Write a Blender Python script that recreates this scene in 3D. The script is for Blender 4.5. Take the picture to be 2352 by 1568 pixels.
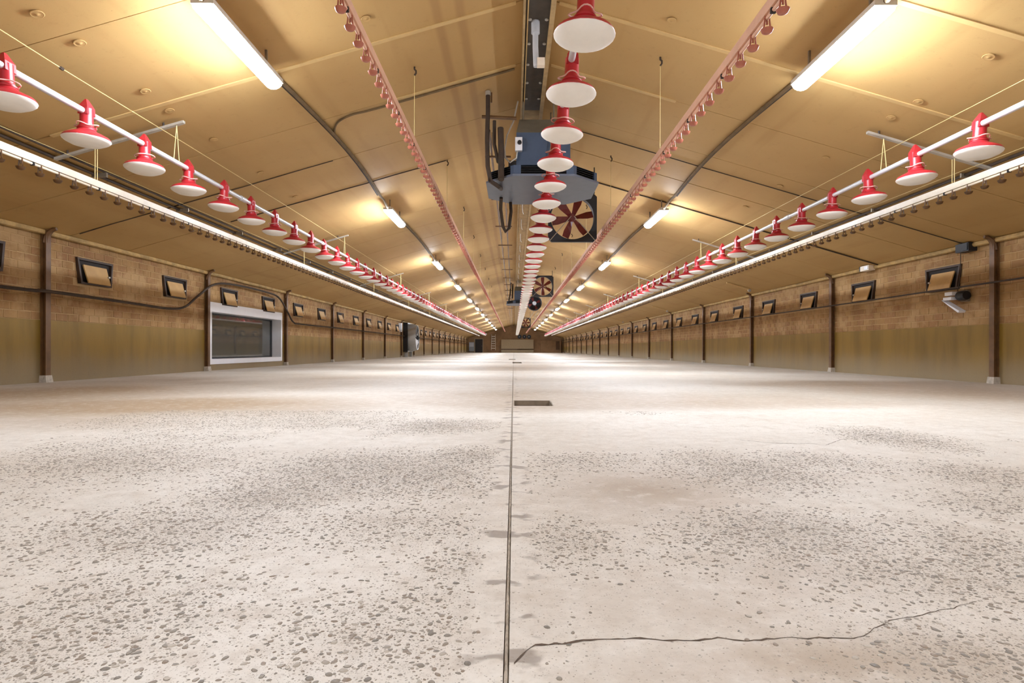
import bpy, math, random
import numpy as np
from mathutils import Matrix, Vector

random.seed(7)
rng = np.random.default_rng(7)
for o in list(bpy.data.objects):
    bpy.data.objects.remove(o)
SC = bpy.context.scene
COL = SC.collection
PI = math.pi

# ------------------------------------------------------------------ camera
CAM_H = 0.54
cam_d = bpy.data.cameras.new('camera')
cam = bpy.data.objects.new('camera', cam_d)
COL.objects.link(cam)
cam_d.sensor_width = 36.0
cam_d.lens = 36.0 * 1365 / 2352
cam_d.shift_x = -4 / 2352
cam_d.shift_y = 18 / 2352
cam_d.clip_start = 0.05
cam_d.clip_end = 300
cam.matrix_world = Matrix.Translation((0, 0, CAM_H)) @ Matrix.Rotation(PI / 2, 4, 'X') @ Matrix.Rotation(0.00287, 4, 'Z')
SC.camera = cam

# ------------------------------------------------------------------ world, exposure, lamp strength
w = bpy.data.worlds.new('world')
SC.world = w
w.use_nodes = True
w.node_tree.nodes['Background'].inputs[0].default_value = (0.6, 0.7, 0.9, 1)
w.node_tree.nodes['Background'].inputs[1].default_value = 0.02
SC.view_settings.view_transform = 'Standard'
SC.view_settings.look = 'None'
SC.view_settings.exposure = 0.0
SC.view_settings.gamma = 1.0
SC.view_settings.use_curve_mapping = False
LAMP_STRENGTH = 210.0
LAMP_COLOR = (0.89, 0.98, 1.11)
cy = SC.cycles
cy.use_denoising = True
cy.use_adaptive_sampling = True
cy.adaptive_threshold = 0.03
cy.max_bounces = 6
cy.diffuse_bounces = 4
cy.glossy_bounces = 2
cy.transmission_bounces = 4
cy.transparent_max_bounces = 6
cy.sample_clamp_indirect = 8.0
cy.caustics_reflective = False
cy.caustics_refractive = False

# ------------------------------------------------------------------ room dimensions (metres)
XL, XR, XC = -7.42, 7.95, 0.265          # side walls, ridge
YB, YF = -12.0, 98.0                     # wall behind the camera, far wall
SLOPE, RIDGE = 0.29, 4.61


def zc(x):
    return RIDGE - SLOPE * abs(x - XC)


# ------------------------------------------------------------------ helpers
def s(r, g, b):
    f = lambda c: (c / 255 / 12.92) if c <= 10.3 else ((c / 255 + 0.055) / 1.055) ** 2.4
    return (f(r), f(g), f(b), 1.0)


class MB:
    def __init__(self):
        self.v, self.f, self.m = [], [], []

    def add(self, vs, fs, mi=0):
        b = len(self.v)
        self.v += [tuple(p) for p in vs]
        self.f += [tuple(b + i for i in f) for f in fs]
        self.m += [mi] * len(fs)
        return self

    def box(self, x0, x1, y0, y1, z0, z1, mi=0, skip=()):
        vs = [(x0, y0, z0), (x1, y0, z0), (x1, y1, z0), (x0, y1, z0), (x0, y0, z1), (x1, y0, z1), (x1, y1, z1), (x0, y1, z1)]
        fs = {'-z': (0, 3, 2, 1), '+z': (4, 5, 6, 7), '-y': (0, 1, 5, 4), '+x': (1, 2, 6, 5), '+y': (2, 3, 7, 6), '-x': (3, 0, 4, 7)}
        return self.add(vs, [f for k, f in fs.items() if k not in skip], mi)

    def hexa(self, bottom, top, mi=0):
        """two matching loops of points, closed"""
        n = len(bottom)
        fs = [tuple(reversed(range(n))), tuple(range(n, 2 * n))]
        fs += [(i, (i + 1) % n, n + (i + 1) % n, n + i) for i in range(n)]
        return self.add(list(bottom) + list(top), fs, mi)

    def lathe(self, prof, n=20, c=(0, 0, 0), mi=0, axis='z'):
        vs, fs = [], []
        for r, z in prof:
            for k in range(n):
                a = 2 * PI * k / n
                p = (r * math.cos(a), r * math.sin(a), z)
                if axis == 'y':
                    p = (p[0], z, p[1])
                elif axis == 'x':
                    p = (z, p[0], p[1])
                vs.append((c[0] + p[0], c[1] + p[1], c[2] + p[2]))
        for i in range(len(prof) - 1):
            for k in range(n):
                a, b = i * n + k, i * n + (k + 1) % n
                fs.append((a, b, b + n, a + n))
        if prof[0][0] > 1e-6:
            fs.append(tuple(reversed(range(n))))
        if prof[-1][0] > 1e-6:
            q = (len(prof) - 1) * n
            fs.append(tuple(range(q, q + n)))
        return self.add(vs, fs, mi)

    def tube(self, path, r, n=8, mi=0, closed=False):
        P = [Vector(p) for p in path]
        N = len(P)
        vs, fs = [], []
        up = None
        for i, p in enumerate(P):
            if closed:
                t = P[(i + 1) % N] - P[i - 1]
            else:
                t = P[min(i + 1, N - 1)] - P[max(i - 1, 0)]
            t.normalize()
            if up is None:
                up = Vector((0, 0, 1)) if abs(t.z) < 0.9 else Vector((1, 0, 0))
            sx = t.cross(up)
            sx.normalize()
            up = sx.cross(t)
            up.normalize()
            rr = r[i] if isinstance(r, (list, tuple)) else r
            for k in range(n):
                a = 2 * PI * k / n
                vs.append(p + sx * (rr * math.cos(a)) + up * (rr * math.sin(a)))
        for i in range(N if closed else N - 1):
            j = (i + 1) % N
            for k in range(n):
                fs.append((i * n + k, i * n + (k + 1) % n, j * n + (k + 1) % n, j * n + k))
        if not closed:
            fs.append(tuple(reversed(range(n))))
            fs.append(tuple(range((N - 1) * n, N * n)))
        return self.add(vs, fs, mi)

    def mesh(self, name, mats, smooth=False):
        me = bpy.data.meshes.new(name)
        me.from_pydata(self.v, [], self.f)
        for m in (mats if isinstance(mats, (list, tuple)) else [mats]):
            me.materials.append(m)
        if any(self.m):
            me.polygons.foreach_set('material_index', self.m)
        if smooth:
            me.polygons.foreach_set('use_smooth', [True] * len(me.polygons))
            try:
                me.set_sharp_from_angle(angle=math.radians(40))
            except Exception:
                pass
        me.update()
        return me

    def build(self, name, mats, parent=None, smooth=False, loc=None):
        return link(name, self.mesh(name, mats, smooth), parent, loc)


def link(name, me, parent=None, loc=None):
    o = bpy.data.objects.new(name, me)
    COL.objects.link(o)
    if parent is not None:
        o.parent = parent
    if loc is not None:
        o.location = loc
    return o


def tag(o, label, cat, group=None):
    o['label'] = label
    o['category'] = cat
    if group:
        o['group'] = group
    return o


def thing(name, label, cat, loc=(0, 0, 0), group=None):
    o = bpy.data.objects.new(name, None)
    COL.objects.link(o)
    o.location = loc
    o.empty_display_size = 0.1
    return tag(o, label, cat, group)


def structure(o):
    o['kind'] = 'structure'
    return o


def stuff(o):
    o['kind'] = 'stuff'
    return o


ORD = ('first second third fourth fifth sixth seventh eighth ninth tenth eleventh twelfth thirteenth fourteenth fifteenth sixteenth '
       'seventeenth eighteenth nineteenth twentieth twenty-first twenty-second twenty-third twenty-fourth twenty-fifth twenty-sixth '
       'twenty-seventh twenty-eighth twenty-ninth thirtieth thirty-first thirty-second thirty-third thirty-fourth thirty-fifth '
       'thirty-sixth thirty-seventh thirty-eighth thirty-ninth fortieth').split()


# ------------------------------------------------------------------ materials
def nt(name):
    m = bpy.data.materials.new(name)
    m.use_nodes = True
    t = m.node_tree
    b = t.nodes['Principled BSDF']
    return m, t, b


def node(t, kind, **kw):
    n = t.nodes.new(kind)
    for k, v in kw.items():
        setattr(n, k, v)
    return n


def mixc(t, fac, a, b, blend='MIX'):
    n = node(t, 'ShaderNodeMix', data_type='RGBA', blend_type=blend)
    for sock, v in ((n.inputs[0], fac), (n.inputs[6], a), (n.inputs[7], b)):
        if isinstance(v, (int, float, tuple)):
            sock.default_value = v
        else:
            t.links.new(v, sock)
    return n.outputs[2]


def mth(t, op, a, b=0.0, c=0.0, clamp=False):
    n = node(t, 'ShaderNodeMath', operation=op, use_clamp=clamp)
    for sock, v in zip(n.inputs, (a, b, c)):
        if isinstance(v, (int, float)):
            sock.default_value = v
        else:
            t.links.new(v, sock)
    return n.outputs[0]


def smooth(t, x, lo, hi):
    n = node(t, 'ShaderNodeMapRange', interpolation_type='SMOOTHSTEP')
    t.links.new(x, n.inputs[0])
    n.inputs[1].default_value, n.inputs[2].default_value = lo, hi
    return n.outputs[0]


def noise(t, co, scale, detail=4, rough=0.6, stretch=None):
    if stretch is not None:
        mp = node(t, 'ShaderNodeMapping')
        mp.inputs['Scale'].default_value = stretch
        t.links.new(co, mp.inputs[0])
        co = mp.outputs[0]
    n = node(t, 'ShaderNodeTexNoise')
    t.links.new(co, n.inputs['Vector'])
    n.inputs['Scale'].default_value = scale
    n.inputs['Detail'].default_value = detail
    n.inputs['Roughness'].default_value = rough
    return n.outputs[0]


def bump(t, b, h, strength, dist=0.01):
    n = node(t, 'ShaderNodeBump')
    n.inputs['Strength'].default_value = strength
    n.inputs['Distance'].default_value = dist
    t.links.new(h, n.inputs['Height'])
    t.links.new(n.outputs[0], b.inputs['Normal'])


def pos(t):
    return node(t, 'ShaderNodeNewGeometry').outputs['Position']


def plain(name, col, rough=0.5, metal=0.0, var=0.12, scale=6.0, col2=None, spec=0.5):
    m, t, b = nt(name)
    co = node(t, 'ShaderNodeTexCoord').outputs['Object']
    n = noise(t, co, scale, 5, 0.65)
    c2 = col2 or tuple([c * (1 - var) for c in col[:3]] + [1])
    t.links.new(mixc(t, smooth(t, n, 0.35, 0.7), col, c2), b.inputs['Base Color'])
    b.inputs['Roughness'].default_value = rough
    b.inputs['Metallic'].default_value = metal
    b.inputs['Specular IOR Level'].default_value = spec
    return m


def m_ceiling():
    m, t, b = nt('ochre ceiling board')
    b.inputs['Specular IOR Level'].default_value = 0.35
    p = pos(t)
    n1 = noise(t, p, 0.35, 4, 0.6)
    n2 = noise(t, p, 9.0, 5, 0.7)
    n3 = noise(t, p, 0.9, 3, 0.5, (4.0, 0.35, 4.0))
    c = mixc(t, smooth(t, n1, 0.3, 0.7), s(188, 153, 98), s(178, 142, 88))
    c = mixc(t, mth(t, 'MULTIPLY', smooth(t, n3, 0.52, 0.75), 0.35), c, s(160, 122, 70))
    c = mixc(t, mth(t, 'MULTIPLY', smooth(t, n2, 0.55, 0.8), 0.25), c, s(136, 104, 58))
    # two faint old leak stains running along the ridge
    sep = node(t, 'ShaderNodeSeparateXYZ')
    t.links.new(p, sep.inputs[0])
    for x0 in (-0.60, -0.86):
        dx = mth(t, 'ABSOLUTE', mth(t, 'SUBTRACT', mth(t, 'ADD', sep.outputs[0], mth(t, 'MULTIPLY', n1, 0.1)), x0 + 0.05))
        band = mth(t, 'MULTIPLY', mth(t, 'SUBTRACT', 1.0, smooth(t, dx, 0.02, 0.08)), 0.35)
        c = mixc(t, band, c, s(134, 90, 52))
    spk = noise(t, p, 60, 2, 0.5)
    c = mixc(t, mth(t, 'MULTIPLY', smooth(t, spk, 0.7, 0.78), 0.5), c, s(110, 80, 45))
    t.links.new(c, b.inputs['Base Color'])
    b.inputs['Roughness'].default_value = 0.68
    bump(t, b, n2, 0.15, 0.01)
    return m


def wall_color(t, p, top, low):
    """ochre coat that turns grey with dust towards the floor, streaked by noise"""
    sep = node(t, 'ShaderNodeSeparateXYZ')
    t.links.new(p, sep.inputs[0])
    n1 = noise(t, p, 1.2, 5, 0.65)
    n2 = noise(t, p, 0.8, 4, 0.6, (1, 3.0, 0.5))
    z = mth(t, 'ADD', sep.outputs[2], mth(t, 'MULTIPLY', mth(t, 'SUBTRACT', n1, 0.5), 0.35))
    c = mixc(t, smooth(t, n2, 0.35, 0.68), top, low)
    dust = mth(t, 'SUBTRACT', 1.0, smooth(t, z, 0.02, 0.62))
    return mixc(t, mth(t, 'MULTIPLY', dust, 0.75), c, s(140, 124, 98)), n1


def blotch(t, p):
    return mth(t, 'MULTIPLY', smooth(t, noise(t, p, 1.5, 5, 0.6), 0.5, 0.62), 0.65)


def m_brick():
    m, t, b = nt('painted wall brick')
    p = pos(t)
    g = node(t, 'ShaderNodeNewGeometry')
    oi = node(t, 'ShaderNodeObjectInfo')
    rnd = mth(t, 'FRACT', mth(t, 'ADD', g.outputs['Random Per Island'], oi.outputs['Random']))
    c, n1 = wall_color(t, p, s(164, 126, 76), s(138, 102, 58))
    c = mixc(t, mth(t, 'MULTIPLY', smooth(t, rnd, 0.3, 1.0), 0.7), c, s(138, 96, 58))
    n3 = noise(t, p, 14, 5, 0.7)
    c = mixc(t, mth(t, 'MULTIPLY', smooth(t, n3, 0.5, 0.75), 0.4), c, s(184, 148, 102))
    c = mixc(t, mth(t, 'MULTIPLY', smooth(t, n1, 0.55, 0.75), 0.35), c, s(120, 84, 44))
    t.links.new(c, b.inputs['Base Color'])
    t.links.new(mixc(t, blotch(t, p), c, s(178, 144, 98)), b.inputs['Base Color'])
    b.inputs['Roughness'].default_value = 0.8
    bump(t, b, n3, 0.5, 0.01)
    return m


def m_mortar():
    m, t, b = nt('pale mortar')
    p = pos(t)
    n = noise(t, p, 8, 5, 0.7)
    t.links.new(mixc(t, blotch(t, p), mixc(t, n, s(192, 160, 114), s(160, 126, 82)), s(178, 144, 98)), b.inputs['Base Color'])
    b.inputs['Roughness'].default_value = 0.9
    bump(t, b, n, 0.4, 0.01)
    return m


def m_dado():
    m, t, b = nt('smooth ochre render')
    p = pos(t)
    c, n1 = wall_color(t, p, s(142, 110, 40), s(122, 94, 33))
    n3 = noise(t, p, 30, 4, 0.7)
    c = mixc(t, mth(t, 'MULTIPLY', smooth(t, n3, 0.5, 0.8), 0.3), c, s(120, 92, 48))
    t.links.new(c, b.inputs['Base Color'])
    b.inputs['Roughness'].default_value = 0.6
    bump(t, b, n1, 0.2, 0.02)
    return m


def m_floor():
    m, t, b = nt('worn concrete floor')
    p = pos(t)
    wear = node(t, 'ShaderNodeAttribute', attribute_name='wear').outputs['Fac']
    tan = node(t, 'ShaderNodeAttribute', attribute_name='tan').outputs['Fac']
    n1 = noise(t, p, 0.45, 5, 0.6, (0.6, 1.0, 1))
    n2 = noise(t, p, 3.0, 6, 0.7)
    n3 = noise(t, p, 45, 4, 0.7)
    c = mixc(t, smooth(t, n1, 0.35, 0.65), s(212, 205, 194), s(196, 186, 172))
    c = mixc(t, mth(t, 'MULTIPLY', smooth(t, n2, 0.5, 0.75), 0.45), c, s(182, 169, 153))
    c = mixc(t, tan, c, s(144, 120, 92))
    # exposed aggregate too fine or too far away to model: grey speckles where the surface is worn
    sp = 0
    for sc, lo, hi in ((85, 0.32, 0.16), (160, 0.36, 0.2), (300, 0.4, 0.2)):
        v = node(t, 'ShaderNodeTexVoronoi')
        v.inputs['Scale'].default_value = sc
        t.links.new(p, v.inputs['Vector'])
        sepc = node(t, 'ShaderNodeSeparateColor')
        t.links.new(v.outputs['Color'], sepc.inputs[0])
        d = smooth(t, v.outputs['Distance'], lo, hi)
        on = smooth(t, mth(t, 'SUBTRACT', mth(t, 'ADD', mth(t, 'MULTIPLY', wear, 1.1), 0.12), mth(t, 'MULTIPLY', sepc.outputs[0], 1.0)), -0.02, 0.06)
        k = mth(t, 'MULTIPLY', d, on)
        c = mixc(t, mth(t, 'MULTIPLY', k, 0.75), c, mixc(t, sepc.outputs[1], s(108, 98, 84), s(146, 134, 118)))
    c = mixc(t, mth(t, 'MULTIPLY', smooth(t, n3, 0.5, 0.72), 0.35), c, s(158, 145, 130))
    n4 = noise(t, p, 12, 6, 0.75)
    c = mixc(t, mth(t, 'MULTIPLY', smooth(t, n4, 0.48, 0.7), 0.3), c, s(168, 152, 134))
    c = mixc(t, mth(t, 'MULTIPLY', smooth(t, n4, 0.52, 0.3), 0.3), c, s(226, 220, 210))
    c = mixc(t, mth(t, 'MULTIPLY', wear, 0.30), c, s(142, 127, 110))
    # damp blotches hugging the joint
    sep = node(t, 'ShaderNodeSeparateXYZ')
    t.links.new(p, sep.inputs[0])
    near = mth(t, 'SUBTRACT', 1.0, smooth(t, mth(t, 'ABSOLUTE', mth(t, 'ADD', sep.outputs[0], 0.012)), 0.045, 0.10))
    nb = noise(t, p, 9, 3, 0.5, (0.7, 1.0, 1))
    c = mixc(t, mth(t, 'MULTIPLY', mth(t, 'MULTIPLY', near, smooth(t, nb, 0.56, 0.62)), 0.7), c, s(120, 106, 94))
    t.links.new(c, b.inputs['Base Color'])
    r = mth(t, 'ADD', 0.48, mth(t, 'MULTIPLY', n2, 0.25))
    t.links.new(r, b.inputs['Roughness'])
    b.inputs['Specular IOR Level'].default_value = 0.35
    bump(t, b, n3, 0.25, 0.004)
    return m


def m_pebble():
    m, t, b = nt('exposed pebble')
    g = node(t, 'ShaderNodeNewGeometry')
    oi = node(t, 'ShaderNodeObjectInfo')
    rnd = mth(t, 'FRACT', mth(t, 'ADD', g.outputs['Random Per Island'], oi.outputs['Random']))
    r = node(t, 'ShaderNodeValToRGB')
    e = r.color_ramp.elements
    e[0].position, e[0].color = 0.0, s(92, 84, 74)
    e[1].position, e[1].color = 1.0, s(176, 164, 148)
    for q, col in ((0.35, s(126, 116, 102)), (0.6, s(116, 96, 76)), (0.8, s(150, 140, 126))):
        x = e.new(q)
        x.color = col
    t.links.new(rnd, r.inputs[0])
    n = noise(t, g.outputs['Position'], 160, 3, 0.6)
    t.links.new(mixc(t, mth(t, 'MULTIPLY', n, 0.4), r.outputs[0], s(164, 154, 140)), b.inputs['Base Color'])
    b.inputs['Roughness'].default_value = 0.55
    return m


def m_glass():
    m, t, b = nt('window glass')
    t.nodes.remove(b)
    out = t.nodes['Material Output']
    tr = node(t, 'ShaderNodeBsdfTransparent')
    tr.inputs[0].default_value = (0.62, 0.66, 0.64, 1)
    gl = node(t, 'ShaderNodeBsdfGlossy')
    gl.inputs['Roughness'].default_value = 0.03
    gl.inputs['Color'].default_value = (0.95, 0.95, 0.95, 1)
    fr = node(t, 'ShaderNodeFresnel')
    fr.inputs[0].default_value = 2.3
    mx = node(t, 'ShaderNodeMixShader')
    t.links.new(fr.outputs[0], mx.inputs[0])
    t.links.new(tr.outputs[0], mx.inputs[1])
    t.links.new(gl.outputs[0], mx.inputs[2])
    df_ = node(t, 'ShaderNodeBsdfDiffuse')
    df_.inputs[0].default_value = (0.62, 0.64, 0.58, 1)
    m2 = node(t, 'ShaderNodeMixShader')
    m2.inputs[0].default_value = 0.10
    t.links.new(mx.outputs[0], m2.inputs[1])
    t.links.new(df_.outputs[0], m2.inputs[2])
    t.links.new(m2.outputs[0], out.inputs[0])
    return m


def m_lens():
    m, t, b = nt('lit lamp diffuser')
    b.inputs['Base Color'].default_value = (0.9, 0.9, 0.9, 1)
    b.inputs['Emission Color'].default_value = (*LAMP_COLOR, 1)
    b.inputs['Emission Strength'].default_value = LAMP_STRENGTH
    return m


M = dict(
    ceiling=m_ceiling(), brick=m_brick(), mortar=m_mortar(), dado=m_dado(), floor=m_floor(), pebble=m_pebble(), glass=m_glass(), lens=m_lens(),
    deck=plain('dark roof deck', s(84, 62, 34), 0.9),
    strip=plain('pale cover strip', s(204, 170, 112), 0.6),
    trim=plain('ochre wall plate', s(190, 156, 98), 0.7, var=0.4, scale=5),
    post=plain('brown painted steel', s(112, 78, 44), 0.5, var=0.35),
    foot=plain('concrete post foot', s(190, 178, 162), 0.9, var=0.3, scale=20),
    vent=plain('dark brown vent box', s(62, 42, 26), 0.6, var=0.3),
    ventin=plain('painted vent recess', s(30, 20, 14), 0.8),  # near-black flat board, coloured to stand in for the shade of a recess
    flap=plain('ochre vent flap', s(194, 154, 96), 0.5, var=0.15, scale=4),
    red=plain('red plastic', s(184, 42, 50), 0.35, var=0.12),
    redcup=plain('brick red plastic', s(178, 104, 82), 0.4, var=0.15),
    browncup=plain('olive brown cup', s(104, 72, 40), 0.45, var=0.2),  # darker brown, used only for the cups of the outer lines
    pinkrail=plain('dusty pink rail', s(224, 178, 150), 0.5, var=0.12),
    pink=plain('pale pink wire clip', s(236, 190, 180), 0.5),
    dish=plain('off white plastic dish', s(244, 238, 230), 0.4, var=0.05),
    pipe=plain('galvanised white pipe', s(216, 218, 222), 0.35, var=0.08, metal=0.2),
    drinkpipe=plain('pale drinker pipe', s(238, 222, 200), 0.4, var=0.08),
    alu=plain('aluminium rail', s(236, 224, 204), 0.4, var=0.12),
    cable=plain('dusty black cable', s(64, 48, 34), 0.7, var=0.4),
    cableb=plain('brown dusty cable', s(112, 90, 58), 0.8, var=0.3),
    cord=plain('yellow nylon cord', s(220, 198, 134), 0.6, var=0.1),
    housing=plain('lamp housing', s(214, 208, 198), 0.5),
    steel=plain('dull steel', s(150, 136, 116), 0.5, metal=0.5, var=0.3),
    zinc=plain('zinc hanger rail', s(190, 182, 168), 0.45, metal=0.3, var=0.2),
    beam=plain('black ridge beam', s(64, 54, 42), 0.6, var=0.35),
    beamtan=plain('weathered tan flange', s(176, 146, 98), 0.7, var=0.3),
    blue=plain('blue grey heater sheet', s(72, 86, 108), 0.5, var=0.15, spec=0.4),
    bluel=plain('grey heater plate', s(100, 106, 120), 0.5, var=0.1),
    hoodm=plain('dusty heater hood', s(112, 104, 88), 0.6, var=0.2),
    black=plain('black plastic', s(26, 24, 26), 0.5),
    navy=plain('black fan frame', s(34, 34, 42), 0.5, var=0.2),
    blade=plain('dark red fan blade', s(116, 40, 34), 0.45, var=0.25),
    white=plain('white plastic', s(238, 238, 242), 0.35, var=0.03),
    grey=plain('grey plastic', s(190, 192, 196), 0.4),
    dark=plain('dark gasket', s(36, 38, 42), 0.5),
    dim=plain('grey anteroom', s(92, 94, 92), 0.8),
    pit=plain('wet pit concrete', s(164, 144, 134), 0.25, var=0.4, scale=12),
    filler=plain('joint filler', s(186, 172, 154), 0.8, var=0.4, scale=60),
    crack=plain('painted crack gap', s(92, 74, 58), 0.95, var=0.5, scale=80),  # flat dark ribbon on the slab; its colour stands in for the shaded gap
    board=plain('tan board', s(196, 174, 138), 0.7, var=0.1),
    endwall=plain('brown end wall', s(180, 140, 100), 0.8, var=0.3, scale=0.6),
    door=plain('dark door', s(58, 48, 44), 0.6),
    silver=plain('silver fan casing', s(178, 176, 172), 0.4, metal=0.3),
)

# ------------------------------------------------------------------ numpy value noise for the floor wear map
LAT = rng.random((256, 256))


def vnoise(x, y):
    xi, yi = np.floor(x).astype(int), np.floor(y).astype(int)
    fx, fy = x - xi, y - yi
    fx, fy = fx * fx * (3 - 2 * fx), fy * fy * (3 - 2 * fy)
    a, b = LAT[xi % 256, yi % 256], LAT[(xi + 1) % 256, yi % 256]
    c, d = LAT[xi % 256, (yi + 1) % 256], LAT[(xi + 1) % 256, (yi + 1) % 256]
    return (a * (1 - fx) + b * fx) * (1 - fy) + (c * (1 - fx) + d * fx) * fy


def fbm(x, y, f):
    return sum(vnoise(x * f * 2 ** k + 13 * k, y * f * 2 ** k + 7 * k) * 0.5 ** k for k in range(5)) / 1.94


# worn patches of bare aggregate: x, y, half width, half depth, weight (metres on the floor)
WORN = [(-0.531, 2.597, 0.53, 0.42, 0.9), (-0.857, 2.171, 0.25, 0.26, 0.9), (-0.216, 2.969, 0.22, 0.26, 0.8), (-0.937, 1.755, 0.45, 0.25, 0.75),
        (-0.5, 1.802, 0.36, 0.2, 0.7), (-0.812, 1.169, 0.25, 0.28, 0.9), (-0.861, 1.051, 0.16, 0.14, 1.0), (-1.925, 2.828, 0.55, 0.42, 0.55),
        (-0.252, 1.154, 0.28, 0.22, 0.5), (-0.139, 1.479, 0.12, 0.14, 0.5), (0.996, 2.714, 0.32, 0.38, 1.0), (1.414, 2.878, 0.32, 0.28, 0.7),
        (0.358, 2.862, 0.42, 0.22, 0.55), (0.787, 1.729, 0.29, 0.25, 1.0), (0.966, 1.43, 0.26, 0.18, 0.8), (0.794, 1.06, 0.16, 0.12, 0.9),
        (0.15, 1.684, 0.15, 0.2, 0.6), (2.345, 3.676, 0.26, 0.4, 0.6), (-0.559, 4.248, 0.34, 0.34, 0.55), (2.029, 2.587, 0.28, 0.3, 0.5),
        (1.252, 1.552, 0.18, 0.26, 0.7), (1.7, 2.1, 0.25, 0.2, 0.4)]
TAN = [(0.497, 2.253, 0.32, 0.36, 0.75), (0.342, 1.256, 0.4, 0.2, 0.4), (0.62, 1.03, 0.3, 0.12, 0.75), (0.309, 1.0, 0.2, 0.06, 0.5), (-3.436, 5.653, 2.2, 1.1, 0.95),
       (-5.5, 7.2, 2.0, 2.0, 0.9), (0.671, 1.428, 0.22, 0.18, 0.5), (5.795, 7.753, 1.8, 1.9, 0.65), (-2.583, 10.691, 2.4, 2.0, 0.5), (-3.2, 4.4, 1.0, 0.5, 0.5)]


def wear_map(x, y):
    n = fbm(x, y * 0.8, 1.6)
    out = np.clip((fbm(x + 40, y * 0.7, 0.9) - 0.58) * 2.5, 0, 0.25) + 0.2 * np.clip((-x - 0.05) * 6, 0, 1) * np.clip((1.5 - y) * 3, 0, 1)
    for cx, cyy, a, b, k in WORN:
        d = ((x - cx) / a) ** 2 + ((y - cyy) / b) ** 2
        out = np.maximum(out, k * np.exp(-d * 0.9))
    out = np.clip(out * (0.2 + 1.6 * n) - 0.05, 0, 1)
    out = out * (1 - 0.9 * np.exp(-(((x - 0.36) / 0.34) ** 2 + ((y - 1.22) / 0.2) ** 2) * 0.9)) * (1 - 0.85 * np.exp(-(((x - 0.5) / 0.3) ** 2 + ((y - 2.2) / 0.3) ** 2)))
    return out * np.clip((np.abs(x + 0.012) - 0.05) / 0.06, 0, 1)


def tan_map(x, y):
    n = fbm(x + 9, y + 3, 0.9)
    out = np.clip((fbm(x * 0.5 + 80, y * 0.9, 0.35) - 0.52) * 2.2, 0, 0.5)
    for cx, cyy, a, b, k in TAN:
        d = ((x - cx) / a) ** 2 + ((y - cyy) / b) ** 2
        out = np.maximum(out, k * np.exp(-d * 0.9))
    return np.clip(out * (0.6 + 1.1 * n), 0, 0.95)


# ------------------------------------------------------------------ floor
PITS = [(0.0, 0.385, 5.68, 6.28), (-0.05, 0.33, 23.0, 25.2), (-0.27, 0.10, 31.0, 32.8)]
JX0, JX1 = -0.0165, -0.0065
floor_o = structure(MB().box(XL - 0.3, XR + 0.3, YB, YF, -0.95, -0.9).build('floor', M['deck']))
floor_o['label'] = 'pale worn concrete floor with bare aggregate patches and a centre joint'


def steps(a, b, h):
    n = max(1, round((b - a) / h))
    return [a + (b - a) * i / n for i in range(n)]


def slab(x0, x1, holes):
    xs = sorted(set([round(v, 4) for v in (steps(max(x0, -2.5), min(x1, 2.5), 0.05) + (steps(x0, -2.5, 0.25) if x0 < -2.5 else []) +
                                          (steps(2.5, x1, 0.25) if x1 > 2.5 else []) + [x1])] + [v for h in holes for v in h[:2]]))
    ys = sorted(set([round(v, 4) for v in (steps(YB, 0.5, 1.5) + steps(0.5, 6, 0.06) + steps(6, 16, 0.3) + steps(16, YF, 2.0) + [YF])] + [v for h in holes for v in h[2:4]]))
    X, Y = np.meshgrid(xs, ys)
    nx = len(xs)
    vs = np.stack([X.ravel(), Y.ravel(), np.zeros(X.size)], 1)
    fs = []
    for j in range(len(ys) - 1):
        for i in range(nx - 1):
            mx, my = (xs[i] + xs[i + 1]) / 2, (ys[j] + ys[j + 1]) / 2
            if any(h[0] < mx < h[1] and h[2] < my < h[3] for h in holes):
                continue
            fs.append((j * nx + i, j * nx + i + 1, (j + 1) * nx + i + 1, (j + 1) * nx + i))
    mb = MB().add(vs.tolist(), fs)
    # edge along the joint
    xe = x1 if x1 < 0.5 else x0
    mb.add([(xe, YB, 0), (xe, YF, 0), (xe, YF, -0.1), (xe, YB, -0.1)], [(0, 1, 2, 3)])
    me = mb.mesh('slab', M['floor'])
    vx = np.array(mb.v)
    for nm, fn in (('wear', wear_map), ('tan', tan_map)):
        a = me.attributes.new(nm, 'FLOAT', 'POINT')
        a.data.foreach_set('value', fn(vx[:, 0], vx[:, 1]).astype(np.float32))
    return link('slab', me, floor_o)


hl = [(max(p[0], -9), min(p[1], JX0), p[2], p[3]) for p in PITS if p[0] < JX0 - 0.01]
hr = [(max(p[0], JX1), p[1], p[2], p[3]) for p in PITS]
slab(XL - 0.1, JX0, hl)
slab(JX1, XR + 0.1, hr)
jf = MB()
ys = [YB] + steps(0.3, 6, 0.03) + steps(6, YF, 1.0) + [YF]
vs = []
for y in ys:
    for x, z in ((JX0 - 0.001, -0.012), (JX0 + 0.0022, -0.003), ((JX0 + JX1) / 2, 0.0008), (JX1 - 0.0022, -0.003), (JX1 + 0.001, -0.012)):
        vs.append((x + random.uniform(-0.0006, 0.0006), y, z + random.uniform(-0.002, 0.001)))
ky = [i for i, y in enumerate(ys[:-1]) if not any(p[0] < -0.012 < p[1] and p[2] - 1 < y < p[3] + 0.2 for p in PITS)]
jf.add(vs, [(i * 5 + k, i * 5 + k + 1, i * 5 + 6 + k, i * 5 + 5 + k) for i in ky for k in range(4)])
jf.build('joint_filler', M['filler'], floor_o)


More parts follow.
